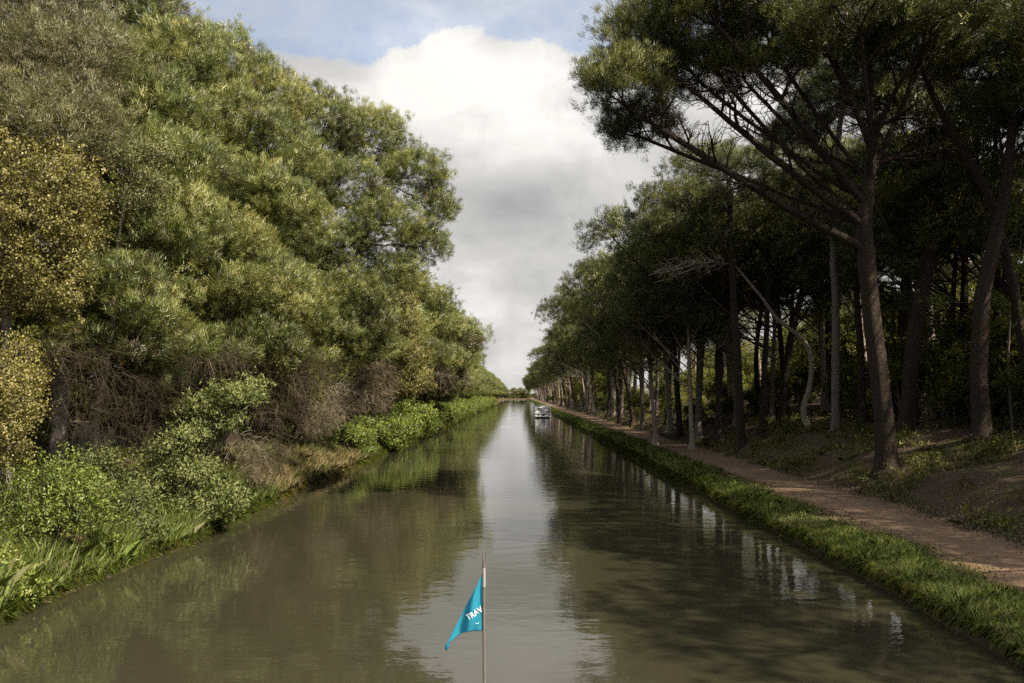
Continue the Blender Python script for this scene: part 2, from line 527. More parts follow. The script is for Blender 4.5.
def grow(trunk, lobes, n_tip, n_in, seed, start=0.55, alpha=0.35, r_tip=0.011, bow=0.12, expo=2.35, shell=0.72, below=1.0, trunk_sides=14, flare=1.85, fan=0.0, fork=(0.45, 0.8), bare=None, n_bare=0):
    """limbs grown from a trunk to points spread over the lobes of a crown.
    trunk: rows (x,y,z,r); lobes: rows (x,y,z,rx,ry,rz). Returns bark chains, tip positions, tip outward directions"""
    rng = np.random.default_rng(seed)
    T = spline(trunk)
    nt = len(T)
    # flare at the foot and small bends
    h = np.maximum(0, T[:, 2] - T[0, 2] - .35)
    T[:, 3] *= 1 + (flare - 1) * np.exp(-h / 0.4)
    T[1:, :2] += np.cumsum(rng.normal(0, 0.014, (nt - 1, 2)), axis=0)
    L = np.array(lobes, dtype=float)
    area = (L[:, 3] * L[:, 4] + L[:, 4] * L[:, 5] + L[:, 3] * L[:, 5])
    pr = area / area.sum()
    A, O, tipflag = [], [], []
    want = {1: n_tip, 0: n_in}
    for fl in (1, 0):
        got, tries = 0, 0
        while got < want[fl] and tries < 60:
            tries += 1
            k = rng.choice(len(L), 400, p=pr)
            d = rand_unit(rng, 400)
            if fl:
                rr = rng.uniform(shell - .12, 1.0, 400) + (rng.random(400) < .22) * rng.uniform(.08, .36, 400)
                keep = d[:, 2] > -below + rng.uniform(-0.1, 0.25, 400)
            else:
                rr = rng.uniform(0.0, 0.75, 400)
                keep = np.ones(400, bool)
            p = L[k, :3] + L[k, 3:6] * d * rr[:, None]
            # not deep inside another lobe
            if fl:
                q = ((p[:, None, :] - L[None, :, :3]) / L[None, :, 3:6])
                q = np.linalg.norm(q, axis=2)
                q[np.arange(400), k] = 9
                keep &= q.min(axis=1) > 0.62
            p, d = p[keep], d[keep]
            A.append(p); O.append(d); tipflag.append(np.full(len(p), fl))
            got += len(p)
    A = np.concatenate(A); O = np.concatenate(O); tipflag = np.concatenate(tipflag)
    sel = np.concatenate([np.where(tipflag == 1)[0][:n_tip], np.where(tipflag == 0)[0][:n_in]])
    A, O, tipflag = A[sel], O[sel], tipflag[sel]
    s0 = int(nt * start)
    anchor = T[min(nt - 1, s0 + (nt - s0) // 3), :3]
    order = np.argsort(np.linalg.norm(A - anchor, axis=1) + rng.normal(0, 0.4, len(A)))
    cap = nt + (len(A) + n_bare) * 14 + 4000
    P = np.zeros((cap, 3)); par = np.full(cap, -1); plen = np.zeros(cap); dr = np.zeros((cap, 3))
    P[:nt] = T[:, :3]
    par[1:nt] = np.arange(nt - 1)
    dr[1:nt] = unit(T[1:, :3] - T[:-1, :3]); dr[0] = dr[1]
    cnt = nt
    tips = []
    if fan:
        # main limbs sweeping from the fork of the trunk out to every lobe of the crown
        ex = np.linalg.norm(L[:, :2] - T[s0, :2], axis=1)
        rank = np.argsort(np.argsort(-ex)) / max(1, len(L) - 1)
        for li in range(len(L)):
            fr = fork[0] + (fork[1] - fork[0]) * np.clip(rank[li] + rng.normal(0, .08), 0, 1)
            j = min(nt - 1, int(fr * nt))
            c = L[li, :3] + np.array([0, 0, -0.25 * L[li, 5]])
            d = np.linalg.norm(c - P[j])
            ctrl = 0.5 * (P[j] + c) + np.array([0, 0, -0.03 * d]) + rng.normal(0, .05 * d, 3)
            n = max(3, int(d / 0.45))
            u = (np.arange(1, n + 1) / n)[:, None]
            pts = (1 - u) ** 2 * P[j] + 2 * u * (1 - u) * ctrl + u * u * c
            pts[:-1] += np.cumsum(rng.normal(0, .03, (n - 1, 3)), axis=0) * (1 - u[:-1])
            prev = j
            for q in pts:
                P[cnt] = q; par[cnt] = prev
                plen[cnt] = plen[prev] + fan * np.linalg.norm(q - P[prev])
                dr[cnt] = unit((q - P[prev])[None])[0]
                prev = cnt; cnt += 1
    if n_bare:
        Bl = np.array(bare, dtype=float)
        kb = rng.integers(len(Bl), size=n_bare)
        ab = Bl[kb, :3] + Bl[kb, 3:6] * rand_unit(rng, n_bare) * rng.uniform(.2, 1, n_bare)[:, None]
        A = np.concatenate([A, ab]); O = np.concatenate([O, ab * 0]); tipflag = np.concatenate([tipflag, np.zeros(n_bare, int)])
        order = np.concatenate([order, np.arange(len(A) - n_bare, len(A))])
    for ai in order:
        a = A[ai]
        lo = s0
        dv = a - P[lo:cnt]
        dist = np.linalg.norm(dv, axis=1)
        cosang = (dv * dr[lo:cnt]).sum(1) / np.maximum(dist, 1e-6)
        cost = dist * (1.25 - 0.45 * cosang) + alpha * plen[lo:cnt] + 0.35 * np.maximum(0, -dv[:, 2] - 0.2)
        j = lo + int(np.argmin(cost))
        d = np.linalg.norm(a - P[j])
        if d < 0.12:
            continue
        n = max(1, int(d / 0.45))
        up = np.array([0, 0, 1.0])
        ctrl = 0.5 * (P[j] + a) + dr[j] * d * 0.22 - up * d * bow + rng.normal(0, 0.05 * d, 3)
        u = (np.arange(1, n + 1) / n)[:, None]
        pts = (1 - u) ** 2 * P[j] + 2 * u * (1 - u) * ctrl + u * u * a
        if n > 1:
            pts[:-1] += rng.normal(0, 0.025, (n - 1, 3))
        prev = j
        for q in pts:
            P[cnt] = q
            par[cnt] = prev
            plen[cnt] = plen[prev] + np.linalg.norm(q - P[prev])
            dr[cnt] = (q - P[prev]) / max(1e-6, np.linalg.norm(q - P[prev]))
            prev = cnt
            cnt += 1
        if tipflag[ai]:
            tips.append((cnt - 1, ai))
    P, par, dr = P[:cnt], par[:cnt], dr[:cnt]
    ar = np.zeros(cnt)
    main = np.full(cnt, -1); mx = np.zeros(cnt)
    for i in range(cnt - 1, nt - 1, -1):
        if ar[i] == 0:
            ar[i] = r_tip ** expo
        p = par[i]
        ar[p] += ar[i]
        if ar[i] > mx[p]:
            mx[p] = ar[i]; main[p] = i
    rad = ar ** (1 / expo)
    lim = T[:, 3]
    rad[:nt] = lim
    # limbs no thicker than 70% of the trunk where they leave it
    for i in range(nt, cnt):
        rad[i] = min(rad[i], rad[par[i]] * (0.7 if par[i] < nt else 1.0))
    chains = [(T[:, :3], T[:, 3], trunk_sides)]
    for i in range(nt, cnt):
        p = par[i]
        if p >= nt and main[p] == i:
            continue
        pts, rr = [P[p]], [min(rad[p], rad[i] * 1.25)]
        k = i
        while k >= 0:
            pts.append(P[k]); rr.append(rad[k])
            k = main[k]
        r0 = rr[1]
        sides = 3 if r0 < 0.03 else (5 if r0 < 0.09 else 8)
        chains.append((np.array(pts), np.array(rr), sides))
    ti = np.array([x[0] for x in tips]); oi = np.array([x[1] for x in tips])
    return chains, P[ti], O[oi], dr[ti]


def crown_pine(tips, outd, dr, seed, per_tip=4, n=18, length=0.26, width=0.032, puff=0.34, spread=0.42, upw=0.55, tint_mu=0.5, tint_sd=0.2, brown=0.0):
    rng = np.random.default_rng(seed + 77)
    c = np.repeat(tips, per_tip, axis=0)
    lobe = np.repeat(unit(outd), per_tip, axis=0)
    off = rng.normal(0, 1, c.shape) * puff * np.repeat(rng.uniform(.6, 1.3, len(tips)), per_tip)[:, None]
    off[:, 2] *= 0.75
    c = c + off
    oo = unit(off)
    d = unit(lobe * 0.45 + np.repeat(dr, per_tip, axis=0) * 0.35 + oo * 0.55 + np.array([0, 0, upw]) + 0.3 * rng.normal(size=c.shape))
    # patches of fresher and of rustier needles through the crown
    ph = rng.uniform(0, 6, 3)
    base = rng.normal(tint_mu, tint_sd, len(tips)) + .20 * np.sin(tips[:, 0] * 1.1 + ph[0]) * np.sin(tips[:, 1] * .9 + ph[1]) + .16 * np.sin(tips[:, 2] * 1.7 + ph[2])
    if brown:
        base = np.where(rng.random(len(tips)) < brown, 0.03, base)
    tint = np.repeat(base, per_tip) + rng.normal(0, 0.06, len(c))
    soft = unit(0.8 * oo + 0.42 * lobe + np.array([0, 0, 0.2]))
    return blades(c - d * 0.06, d, n, length, width, spread * .8, rng, tint, soft=soft, jitter=puff * .30)


def tree_from(name, label, cat, base, trunk, lobes, kind, seed, n_tip, n_in, group=None, bark='pine_bark', leaf='pine_needles', rel=False, gkw=None, ckw=None, rz=0.0):
    """trunk rows and lobes in world space unless rel; the thing's Empty stands at the foot of the trunk"""
    b = np.array(base, dtype=float)
    tr = np.array(trunk, dtype=float); lb = np.array(lobes, dtype=float)
    if not rel:
        tr[:, :3] -= b
        lb[:, :3] -= b
    gkw = dict(gkw or {})
    if gkw.get('bare') is not None and not rel:
        bb = np.array(gkw['bare'], float); bb[:, :3] -= b; gkw['bare'] = bb
    chains, tips, outd, dr = grow(tr, lb, n_tip, n_in, seed, **gkw)
    root = thing(name, label, cat, tuple(b), rz, group)
    v, f = tube_arrays(chains)
    link('trunk', mesh_np('trunk', v, f, 4, M[bark], smooth=True), root)
    rng = np.random.default_rng(seed + 5)
    if kind == 'pine':
        v, f, k, t, nn = crown_pine(tips, outd, dr, seed, **(ckw or {}))
    else:
        v, f, k, t, nn = crown_leafy(tips, outd, dr, seed, **(ckw or {}))
    link('crown', mesh_np('crown', v, f, k, M[leaf], t, nrm=nn), root)
    return root


def crown_leafy(tips, outd, dr, seed, per_tip=5, n=14, length=0.10, width=0.06, puff=0.28, spread=0.9, upw=0.25, tint_mu=0.5, tint_sd=0.2, droop=0.0):
    rng = np.random.default_rng(seed + 99)
    off = rng.normal(0, 1, (len(tips) * per_tip, 3)) * np.array([1, 1, 0.8]) * puff * np.repeat(rng.uniform(.6, 1.4, len(tips)), per_tip)[:, None]
    c = np.repeat(tips, per_tip, axis=0) + off
    lobe = np.repeat(unit(outd), per_tip, axis=0)
    d = unit(lobe + np.array([0, 0, upw - droop]) + 0.5 * rng.normal(size=c.shape))
    tint = np.repeat(rng.normal(tint_mu, tint_sd, len(tips)), per_tip) + rng.normal(0, 0.08, len(c))
    soft = unit(0.7 * unit(off) + 0.6 * lobe + np.array([0, 0, 0.2]))
    return blades(c, d, n, length, width, spread, rng, tint, quad=True, jitter=0.07, soft=soft, fuzz=0.6)


# ------------------------------------------------------------------ terrain
def wob(y, s, seed=0.0):
    return (np.sin(y * 0.23 * s + seed) + 0.6 * np.sin(y * 0.61 * s + 1.7 + seed * 2) + 0.4 * np.sin(y * 1.37 * s + 0.4 + seed * 3)) / 2.0


def smooth(e0, e1, x):
    u = np.clip((x - e0) / (e1 - e0), 0, 1)
    return u * u * (3 - 2 * u)


def bumps(x, y):
    return (np.sin(x * 1.3 + y * 0.7) * np.sin(y * 0.9 - x * 0.4 + 1.0) + 0.5 * np.sin(x * 2.9 - y * 1.7) * np.sin(y * 2.3 + x * 1.1) + 0.25 * np.sin(5.3 * x + 3.1 * y) * np.sin(4.7 * y - 4.1 * x))


WL, WR = -10.0, 8.45


def shift_left(y):
    return 0.35 * wob(y, 1.0, 2.0)


def shift_right(y):
    return 0.13 * wob(y, 1.6, 0.5)


PXL = [-2500, -900, -300, -120, -70, -50, -40, -32, -26, -22, -19, -17, -15.5, -14.2, -13.2, -12.4, -11.8, -11.3, -10.9, -10.55, -10.3, -10.1, -9.9, -9.4, -8.0]
PZL = [12, 8, 5, 3, 2.4, 2.2, 2.1, 2.0, 1.95, 1.9, 1.85, 1.8, 1.7, 1.55, 1.35, 1.15, 0.95, 0.75, 0.55, 0.38, 0.26, 0.12, -0.12, -0.7, -1.6]
PXR = [5.5, 7.6, 8.25, 8.40, 8.46, 8.60, 8.9, 9.4, 9.9, 10.35, 10.8, 11.3, 11.8, 12.3, 12.8, 13.3, 13.75, 14.2, 14.7, 15.3, 16, 16.8, 17.8, 19, 21, 24, 28, 35, 50, 80, 160, 400, 1000, 2500]
PZR = [-1.8, -0.9, -0.25, 0.05, 0.26, 0.36, 0.42, 0.47, 0.50, 0.50, 0.49, 0.48, 0.49, 0.50, 0.53, 0.58, 0.74, 0.98, 1.25, 1.5, 1.75, 2.0, 2.25, 2.5, 2.8, 3.1, 3.4, 3.8, 4.6, 6, 9, 14, 18, 24]
PX = np.array(PXL + PXR); PZ = np.array(PZL + PZR)


def ground_z(x, y):
    """height of the terrain (vectorised)"""
    x = np.asarray(x, float); y = np.asarray(y, float)
    xs = np.where(x < 0, x - shift_left(y) * smooth(-30, -12, x), x - shift_right(y) * (1 - smooth(9.5, 30, x)))
    z = np.interp(xs, PX, PZ)
    amp = np.where(x < 0, 0.10 * smooth(10.6, 13, -x), 0.015 + 0.11 * smooth(13.6, 16, x)) * (np.abs(x) > 8.9)
    z = z + amp * bumps(x, y)
    end = smooth(640, 670, y)
    return z * (1 - end) + end * np.maximum(z, 1.0)


def build_terrain():
    ys = np.concatenate([np.arange(-60, 8, 4.0), np.arange(8, 90, 0.5), np.arange(90, 200, 2.0), np.arange(200, 700, 8.0), np.array([720, 800, 1000, 1400, 2000, 3200, 5000])])
    xs = np.unique(np.concatenate([PX, [-4, 0, 3], np.arange(13.3, 22, 0.35), np.arange(-18, -10.5, 0.3)]))
    Y, X = np.meshgrid(ys, xs, indexing='ij')
    XX = X + np.where(X < 0, shift_left(Y) * smooth(-30, -12, X) * (X < -7), shift_right(Y) * (1 - smooth(9.5, 30, X)) * (X > 5))
    Z = ground_z(XX, Y)
    n, m = X.shape
    v = np.stack([XX, Y, Z], -1).reshape(-1, 3)
    i = np.arange(n - 1)[:, None] * m; j = np.arange(m - 1)[None, :]
    q = np.stack([i + j, i + j + 1, i + m + j + 1, i + m + j], -1).reshape(-1, 4)
    g = link('ground', mesh_np('ground', v, q, 4, M['ground'], smooth=True))
    tag(g, 'wooded canal banks of brown earth and pine litter', kind='structure')
    # towpath: its own sheet a few millimetres over the same ground
    us = np.linspace(0, 1, 17)
    yp = np.concatenate([np.arange(-30, 90, 0.5), np.arange(90, 200, 2.0), np.arange(200, 660, 8.0)])
    U, Yp = np.meshgrid(us, yp)
    e0 = 10.25 + 0.28 * wob(yp, 1.3, 4.0) + 0.16 * np.sin(yp * 2.9)
    e1 = 13.35 + 0.30 * wob(yp, 1.1, 6.0) + 0.18 * np.sin(yp * 2.3 + 1)
    Xp = e0[:, None] + (e1 - e0)[:, None] * U
    Zp = ground_z(Xp, Yp) + 0.035 * np.sin(np.pi * U) - 0.012 * np.sin(np.pi * U * 2 + 0.6) ** 2 + 0.012
    n, m = Xp.shape
    v = np.stack([Xp, Yp, Zp], -1).reshape(-1, 3)
    i = np.arange(n - 1)[:, None] * m; j = np.arange(m - 1)[None, :]
    q = np.stack([i + j, i + j + 1, i + m + j + 1, i + m + j], -1).reshape(-1, 4)
    p = link('towpath', mesh_np('towpath', v, q, 4, M['path'], smooth=True))
    tag(p, 'reddish dirt towpath along the right bank', kind='structure')
    # water
    v = np.array([[-14, -60, 0], [12, -60, 0], [12, 690, 0], [-14, 690, 0]], float)
    w = link('water', mesh_np('water', v, np.array([0, 1, 2, 3]), 4, M['water']))
    tag(w, 'murky brown still canal water', kind='structure')


build_terrain()


def W(px, py, Y):
    """world point seen at a pixel at depth Y"""
    return ((px - VX) / F * Y, Y, EYE - (py - VY) / F * Y)


def foot(px, py):
    """point of the ground seen at a pixel"""
    for Y in np.arange(6, 400, 0.1):
        x, y, z = W(px, py, Y)
        if z <= float(ground_z(x, y)):
            return (x, Y, float(ground_z(x, y)))
    return W(px, py, 400)


def trunk_px(b, pts):
    """pts: (px, py, r[, dY]) -> rows in world space starting at the foot b"""
    Y = b[1]
    rows = []
    for i, q in enumerate(pts):
        dy = q[3] if len(q) > 3 else 0.0
        x, y, z = W(q[0], q[1], Y + dy)
        rows.append((x, y, z, q[2]))
    rows.insert(0, (b[0], b[1], b[2] - 0.7, pts[0][2] * 1.08))
    return rows


def lobe_px(px, py, Y, rx, ry, rz):
    x, y, z = W(px, py, Y)
    return (x, y, z, rx, ry, rz)


# ------------------------------------------------------------------ right bank: the big umbrella pines in front
def px_tree(name, label, foot_px, pts, lobes, kind, seed, n_tip, n_in, **kw):
    b = foot(*foot_px)
    return tree_from(name, label, 'tree', b, trunk_px(b, pts), [lobe_px(q[0], q[1], b[1] + q[2], *q[3:]) for q in lobes], kind, seed, n_tip, n_in, **kw)


UMB = dict(per_tip=6, n=24, length=0.19, width=0.017, puff=0.23, spread=0.55, upw=0.8, tint_mu=0.6, tint_sd=0.2)
UMBD = dict(UMB, per_tip=7, n=32, puff=.26)
px_tree('umbrella_pine', 'huge umbrella pine whose long limbs reach out furthest over the water', (888, 470),
        [(886, 455, .40), (880, 400, .37), (870, 310, .345), (864, 250, .33), (863, 215, .29), (868, 170, .22), (875, 120, .13)],
        [(622, 92, -1, 1.7, 2.0, 1.7), (655, 45, 0, 2.2, 2.6, 1.9), (715, 12, -1, 2.6, 3.0, 1.9), (640, 130, 1, 1.5, 2.0, 1.1), (700, 75, 2, 2.0, 2.5, 1.2),
         (790, -20, 0, 3.0, 3.5, 2.0), (770, 40, 3, 2.4, 2.8, 1.4), (880, -50, 0, 3.4, 4.0, 2.2), (860, 25, -3, 2.6, 2.8, 1.5), (960, -40, 1, 3.0, 3.6, 2.2), (745, 75, 1, 1.8, 2.2, 1.0), (690, 30, 2, 2.2, 2.4, 1.4), (830, 50, 2, 2.2, 2.4, 1.2), (930, 30, -2, 2.4, 2.8, 1.4)],
        'pine', 11, 3400, 600, leaf='umbrella_needles', gkw=dict(start=0.60, alpha=0.30, below=0.25, bow=0.06, r_tip=0.012, fan=.45, fork=(.66, .97), n_bare=2600,
        bare=[lobe_px(*q) for q in [(700, 140, 31, 1.6, 2, .9), (760, 120, 31, 2, 2, 1.2), (800, 160, 31, 1.8, 2, 1.1), (740, 185, 31, 1.4, 1.6, .7), (840, 120, 31, 1.4, 2, 1.4), (900, 110, 31, 1.4, 2, 1.4), (820, 210, 31, 1.3, 1.6, .6), (660, 110, 31, 1.2, 1.6, .6), (720, 90, 31, 1.8, 2, .8), (780, 80, 31, 1.8, 2, .8), (930, 150, 32, 1.4, 1.8, .9)]]), ckw=UMBD)
px_tree('umbrella_pine', 'straight dark umbrella pine just behind the huge one, trunk tilted slightly outward', (908, 428),
        [(908, 420, .42), (914, 345, .38), (926, 265, .35), (938, 190, .32), (945, 140, .24), (950, 90, .16)],
        [(840, 90, -1, 2.2, 2.4, 1.3), (900, 40, 0, 3.0, 3.4, 1.8), (985, 50, 0, 3.0, 3.4, 1.9), (1040, 90, 0, 2.6, 2.8, 1.8), (950, -30, 1, 3.5, 4, 2), (1080, 20, 0, 3, 3, 2), (800, 130, 1, 1.6, 2.0, .9), (880, 105, 1, 1.8, 2.2, .9), (1000, 115, 1, 2.0, 2.4, 1.0), (925, 85, 2, 2.2, 2.4, 1.0)],
        'pine', 12, 2300, 700, leaf='umbrella_needles', gkw=dict(start=0.42, alpha=0.32, below=0.3, r_tip=0.012, fan=.45, fork=(.58, .95)), ckw=UMBD)
px_tree('umbrella_pine', 'short thick pine trunk standing on the embankment near the right edge', (981, 440),
        [(980, 430, .36), (976, 370, .33), (979, 300, .30), (990, 250, .27), (1004, 190, .22), (1012, 120, .16)],
        [(1030, 110, 0, 2.2, 2.4, 1.5), (1080, 150, 0, 2.2, 2.4, 1.5), (990, 70, 1, 2.2, 2.4, 1.3), (1060, 40, 0, 2.5, 2.8, 1.6)],
        'pine', 13, 550, 200, leaf='umbrella_needles', gkw=dict(start=0.45, below=0.4, fan=.45, fork=(.5, .85)), ckw=UMBD)
px_tree('leaning_pine', 'slim pine leaning in a bent diagonal across the upper right corner', (1046, 430),
        [(1040, 400, .21), (1024, 352, .20), (1008, 268, .19), (988, 195, .18), (950, 128, .15), (925, 75, .11), (912, 30, .08)],
        [(905, 20, 0, 1.8, 2, 1.1), (880, 60, .5, 1.3, 1.5, .8), (960, 60, 0, 1.3, 1.5, .9), (930, -20, 0, 2, 2, 1.3)],
        'pine', 14, 300, 110, leaf='umbrella_needles', gkw=dict(start=0.72, below=0.5), ckw=UMBD)
px_tree('slender_pine', 'slender straight pine with a greyish trunk beside the crooked pale tree', (836, 430),
        [(836, 415, .24), (836, 330, .22), (833, 235, .20), (836, 160, .17), (842, 90, .13)],
        [(820, 110, 0, 2.2, 2.4, 1.2), (870, 100, 0, 2.2, 2.6, 1.2), (845, 60, 0, 2.4, 2.6, 1.3), (790, 140, 1, 1.8, 2, .9)],
        'pine', 15, 520, 180, bark='grey_bark', leaf='umbrella_needles', gkw=dict(start=0.5, below=0.3, fan=.45, fork=(.55, .85)), ckw=UMB)
px_tree('slender_pine', 'pine rooted low at the edge of the path, left of the crooked pale tree', (741, 447),
        [(740, 435, .30), (738, 370, .26), (733, 300, .23), (730, 240, .20), (727, 180, .15)],
        [(690, 200, 0, 2.6, 2.8, 1.5), (735, 175, 0, 2.8, 3.0, 1.6), (780, 190, 0, 2.6, 2.8, 1.4), (660, 232, 0, 2.0, 2.4, 1.4), (705, 165, 3, 2.6, 3, 1.5)],
        'pine', 16, 850, 340, leaf='umbrella_needles', gkw=dict(start=0.45, below=0.3, fan=.45, fork=(.5, .85)), ckw=UMB)
px_tree('slender_pine', 'dark pine leaning right behind the crooked pale tree', (781, 424),
        [(782, 415, .26), (790, 350, .24), (806, 285, .22), (822, 230, .19), (832, 180, .15)],
        [(800, 150, 0, 2.6, 2.8, 1.4), (850, 160, 0, 2.6, 2.8, 1.4), (760, 160, 1, 2.0, 2.4, 1.2)],
        'pine', 17, 520, 200, leaf='umbrella_needles', gkw=dict(start=0.45, below=0.3, fan=.45, fork=(.5, .85)), ckw=UMB)
px_tree('slender_pine', 'thin dark pine close behind the huge trunk, half hidden by it', (862, 424),
        [(862, 415, .22), (860, 350, .20), (856, 280, .17), (862, 200, .13)],
        [(880, 160, 0, 2.2, 2.4, 1.1), (840, 180, 0, 1.6, 1.8, 1.0), (910, 150, 1, 1.8, 2, 1)],
        'pine', 18, 320, 110, leaf='umbrella_needles', gkw=dict(start=0.45, below=0.3, fan=.45, fork=(.5, .85)), ckw=UMB)
px_tree('slender_pine', 'thin pine trunk standing in the shade just left of the path-side pine', (718, 436),
        [(718, 425, .20), (717, 370, .18), (719, 300, .16), (712, 240, .13)],
        [(690, 240, 0, 2.2, 2.6, 1.3), (730, 225, 0, 2.4, 2.6, 1.3), (665, 255, 0, 1.6, 1.8, 1.1)],
        'pine', 19, 420, 150, leaf='umbrella_needles', gkw=dict(start=0.45, below=0.3, fan=.45, fork=(.5, .85)), ckw=UMB)
px_tree('slender_pine', 'thin pine with a forked top right of the path-side pine', (757, 415),
        [(757, 405, .20), (757, 350, .18), (763, 300, .16), (772, 250, .13)],
        [(770, 210, 0, 2.4, 2.6, 1.3), (800, 215, 0, 2.0, 2.2, 1.2), (740, 220, 0, 2.0, 2.2, 1.2)],
        'pine', 20, 380, 140, leaf='umbrella_needles', gkw=dict(start=0.45, below=0.3, fan=.45, fork=(.5, .85)), ckw=UMB)


def crooked_tree():
    b = foot(806, 426)
    tr = trunk_px(b, [(806, 424, .20), (803, 408, .19), (809, 385, .17), (810, 362, .16), (804, 343, .145), (790, 330, .13), (775, 318, .12), (762, 300, .10), (748, 283, .085), (736, 268, .06)])
    base = np.array(b)
    tr = np.array(tr); tr[:, :3] -= base
    lobes = [lobe_px(q[0], q[1], b[1] + q[2], *q[3:]) for q in [(700, 262, -1, 1.7, 1.8, 1.0), (665, 270, -1.5, 1.3, 1.4, .8), (720, 235, -.5, 1.3, 1.4, .8)]]
    lb = np.array(lobes); lb[:, :3] -= base
    chains, tips, outd, dr = grow(tr, lb, 420, 120, 31, start=0.86, alpha=0.3, below=1.0, shell=0.3, r_tip=0.012, flare=1.9, trunk_sides=12)
    root = thing('crooked_tree', 'pale crooked bare tree bent like an S, catching the sun on the embankment', 'tree', b)
    v, f = tube_arrays(chains)
    link('trunk', mesh_np('trunk', v, f, 4, M['pale_bark'], smooth=True), root)


crooked_tree()


# umbrella pines for the row that runs on to the vanishing point (crown hangs out over the canal, towards -x)
def row_pine(seed, name, label, group, bark='pine_bark'):
    rng = np.random.default_rng(seed)
    lean = rng.uniform(-0.9, 0.5)
    tr = [(0, 0, -0.2, .27), (0.0, 0, 1.5, .23), (lean * .4, .1, 5, .20), (lean * .9, .2, 8.5, .17), (lean * 1.2, .2, 11.5, .13), (lean * 1.3 - .3, 0, 13.6, .08)]
    lobes = []
    for k in range(10):
        a = k * 2.4 + rng.uniform(0, .6); rr = 5.2 * math.sqrt((k + .5) / 10)
        lobes.append((lean - 1.5 + rr * math.cos(a) * 1.05, rr * math.sin(a) * .8, 13.8 - 0.075 * rr * rr + rng.uniform(-.6, .6), rng.uniform(1.7, 2.5), rng.uniform(1.7, 2.5), rng.uniform(1.1, 1.6)))
    lobes += [(lean - 5.8, rng.uniform(-1, 1), 10.2, 1.7, 2.0, 1.6), (lean - 5.0, rng.uniform(-2, 2), 8.4, 1.5, 1.8, 1.5), (lean + 3.8, 0, 10.3, 1.8, 2, 1.4)]
    return tree_from(name, label, 'tree', (0, 0, 0), tr, lobes, 'pine', seed, 760, 300, group=group, rel=True, bark=bark, leaf='umbrella_needles',
                     gkw=dict(start=0.42, below=0.6, alpha=0.32, r_tip=0.013, fan=.45, fork=(.42, .85)), ckw=dict(UMB, per_tip=5, n=18, length=0.23, width=0.032, puff=.28))


rng = np.random.default_rng(5)
ROW_G = 'pines in the receding row on the right bank'
ROW_L = 'umbrella pine in the long receding right-bank row past the crooked pale tree'
protos = [row_pine(100 + i, 'row_pine', ROW_L, ROW_G, b) for i, b in enumerate(('pine_bark', 'grey_bark', 'pine_bark', 'pale_bark'))]
spots = []
y = 57.0
while y < 640:
    if not 136 < y < 149:
      spots.append((rng.uniform(13.6, 15.6) if y > 60 else 14.4, y, rng.uniform(-.5, .5), rng.uniform(.92, 1.12) * (1.0 + 0.10 * (y < 66))))
    y += rng.uniform(3.4, 7.6) if y < 180 else rng.uniform(5.5, 12)
for i, (x, y, rz, s) in enumerate(spots):
    z = float(ground_z(x, y)) - 0.05
    if i < len(protos):
        o = protos[i]; o.location = (x, y, z); o.rotation_euler = (0, 0, rz); o.scale = (s, s, s)
    else:
        dup(protos[i % len(protos)], (x, y, z), rz, (s, s * rng.choice([-1, 1]), s * rng.uniform(.90, 1.08))).rotation_euler = (R(rng.uniform(-4, 4)), R(rng.uniform(-7, 4)), rz)
# a second rank deeper in the wood
INNER_L = 'pine of the inner rank, seen between the front trunks on the right bank'
INNER_G = 'pines of the inner rank on the right bank'
y = 46.0
while y < 230:
    x = rng.uniform(20.5, 27)
    if not (36 < y < 42):
        s = rng.uniform(.85, 1.1)
        dup(protos[int(rng.integers(len(protos)))], (x, y, float(ground_z(x, y)) - .05), rng.uniform(0, 6.28), (s, s, s), INNER_L, INNER_G)
    y += rng.uniform(10, 15)
for px, Y, s in ((655, 61, .8), (692, 57, .75), (772, 60, .8), (948, 44, .8), (1000, 41, .75), (905, 50, 1.1), (735, 70, 1.25), (830, 66, 1.3), (900, 60, 1.3), (962, 47, 1.1), (865, 57, 1.1), (1005, 44, 1.15), (825, 63, 1.1), (935, 58, 1.15), (985, 62, 1.2), (785, 66, 1.05)):
    x = (px - VX) / F * Y
    dup(protos[int(rng.integers(len(protos)))], (x, Y, float(ground_z(x, Y)) - .05), rng.uniform(-1, 1), (s, s, s), INNER_L, INNER_G)
y = 54.0
while y < 150:
    x = rng.uniform(16.2, 19.2)
    s = rng.uniform(.85, 1.05)
    if not 134 < y < 149:
        dup(protos[int(rng.integers(len(protos)))], (x, y, float(ground_z(x, y)) - .05), rng.uniform(-1, 1), (s, s, s), INNER_L, INNER_G)
    y += rng.uniform(6, 8.5)
# pines on the right bank this side of the frame: only their shade and crown tips are seen
for x, y, rz in ((19.5, 20.5, .3), (21.5, 13.5, 1.0), (24.0, 2.0, .6), (27.0, 17.0, 4.0), (20.0, -7.0, .1)):
    dup(protos[int(rng.integers(len(protos)))], (x, y, float(ground_z(x, y)) - .05), rz, (1.05, 1.05, 1.1), 'pine out of frame on the right whose crown shades the near path', 'pines shading the near path')

for x, y, s in ((26, 24, 1.45), (31.5, 30, 1.45), (34, 38, 1.4)):
    dup(protos[int(y) % len(protos)], (x, y, float(ground_z(x, y)) - .05), y, (s, s, s), 'pine out of frame on the right whose crown shades the near path', 'pines shading the near path')
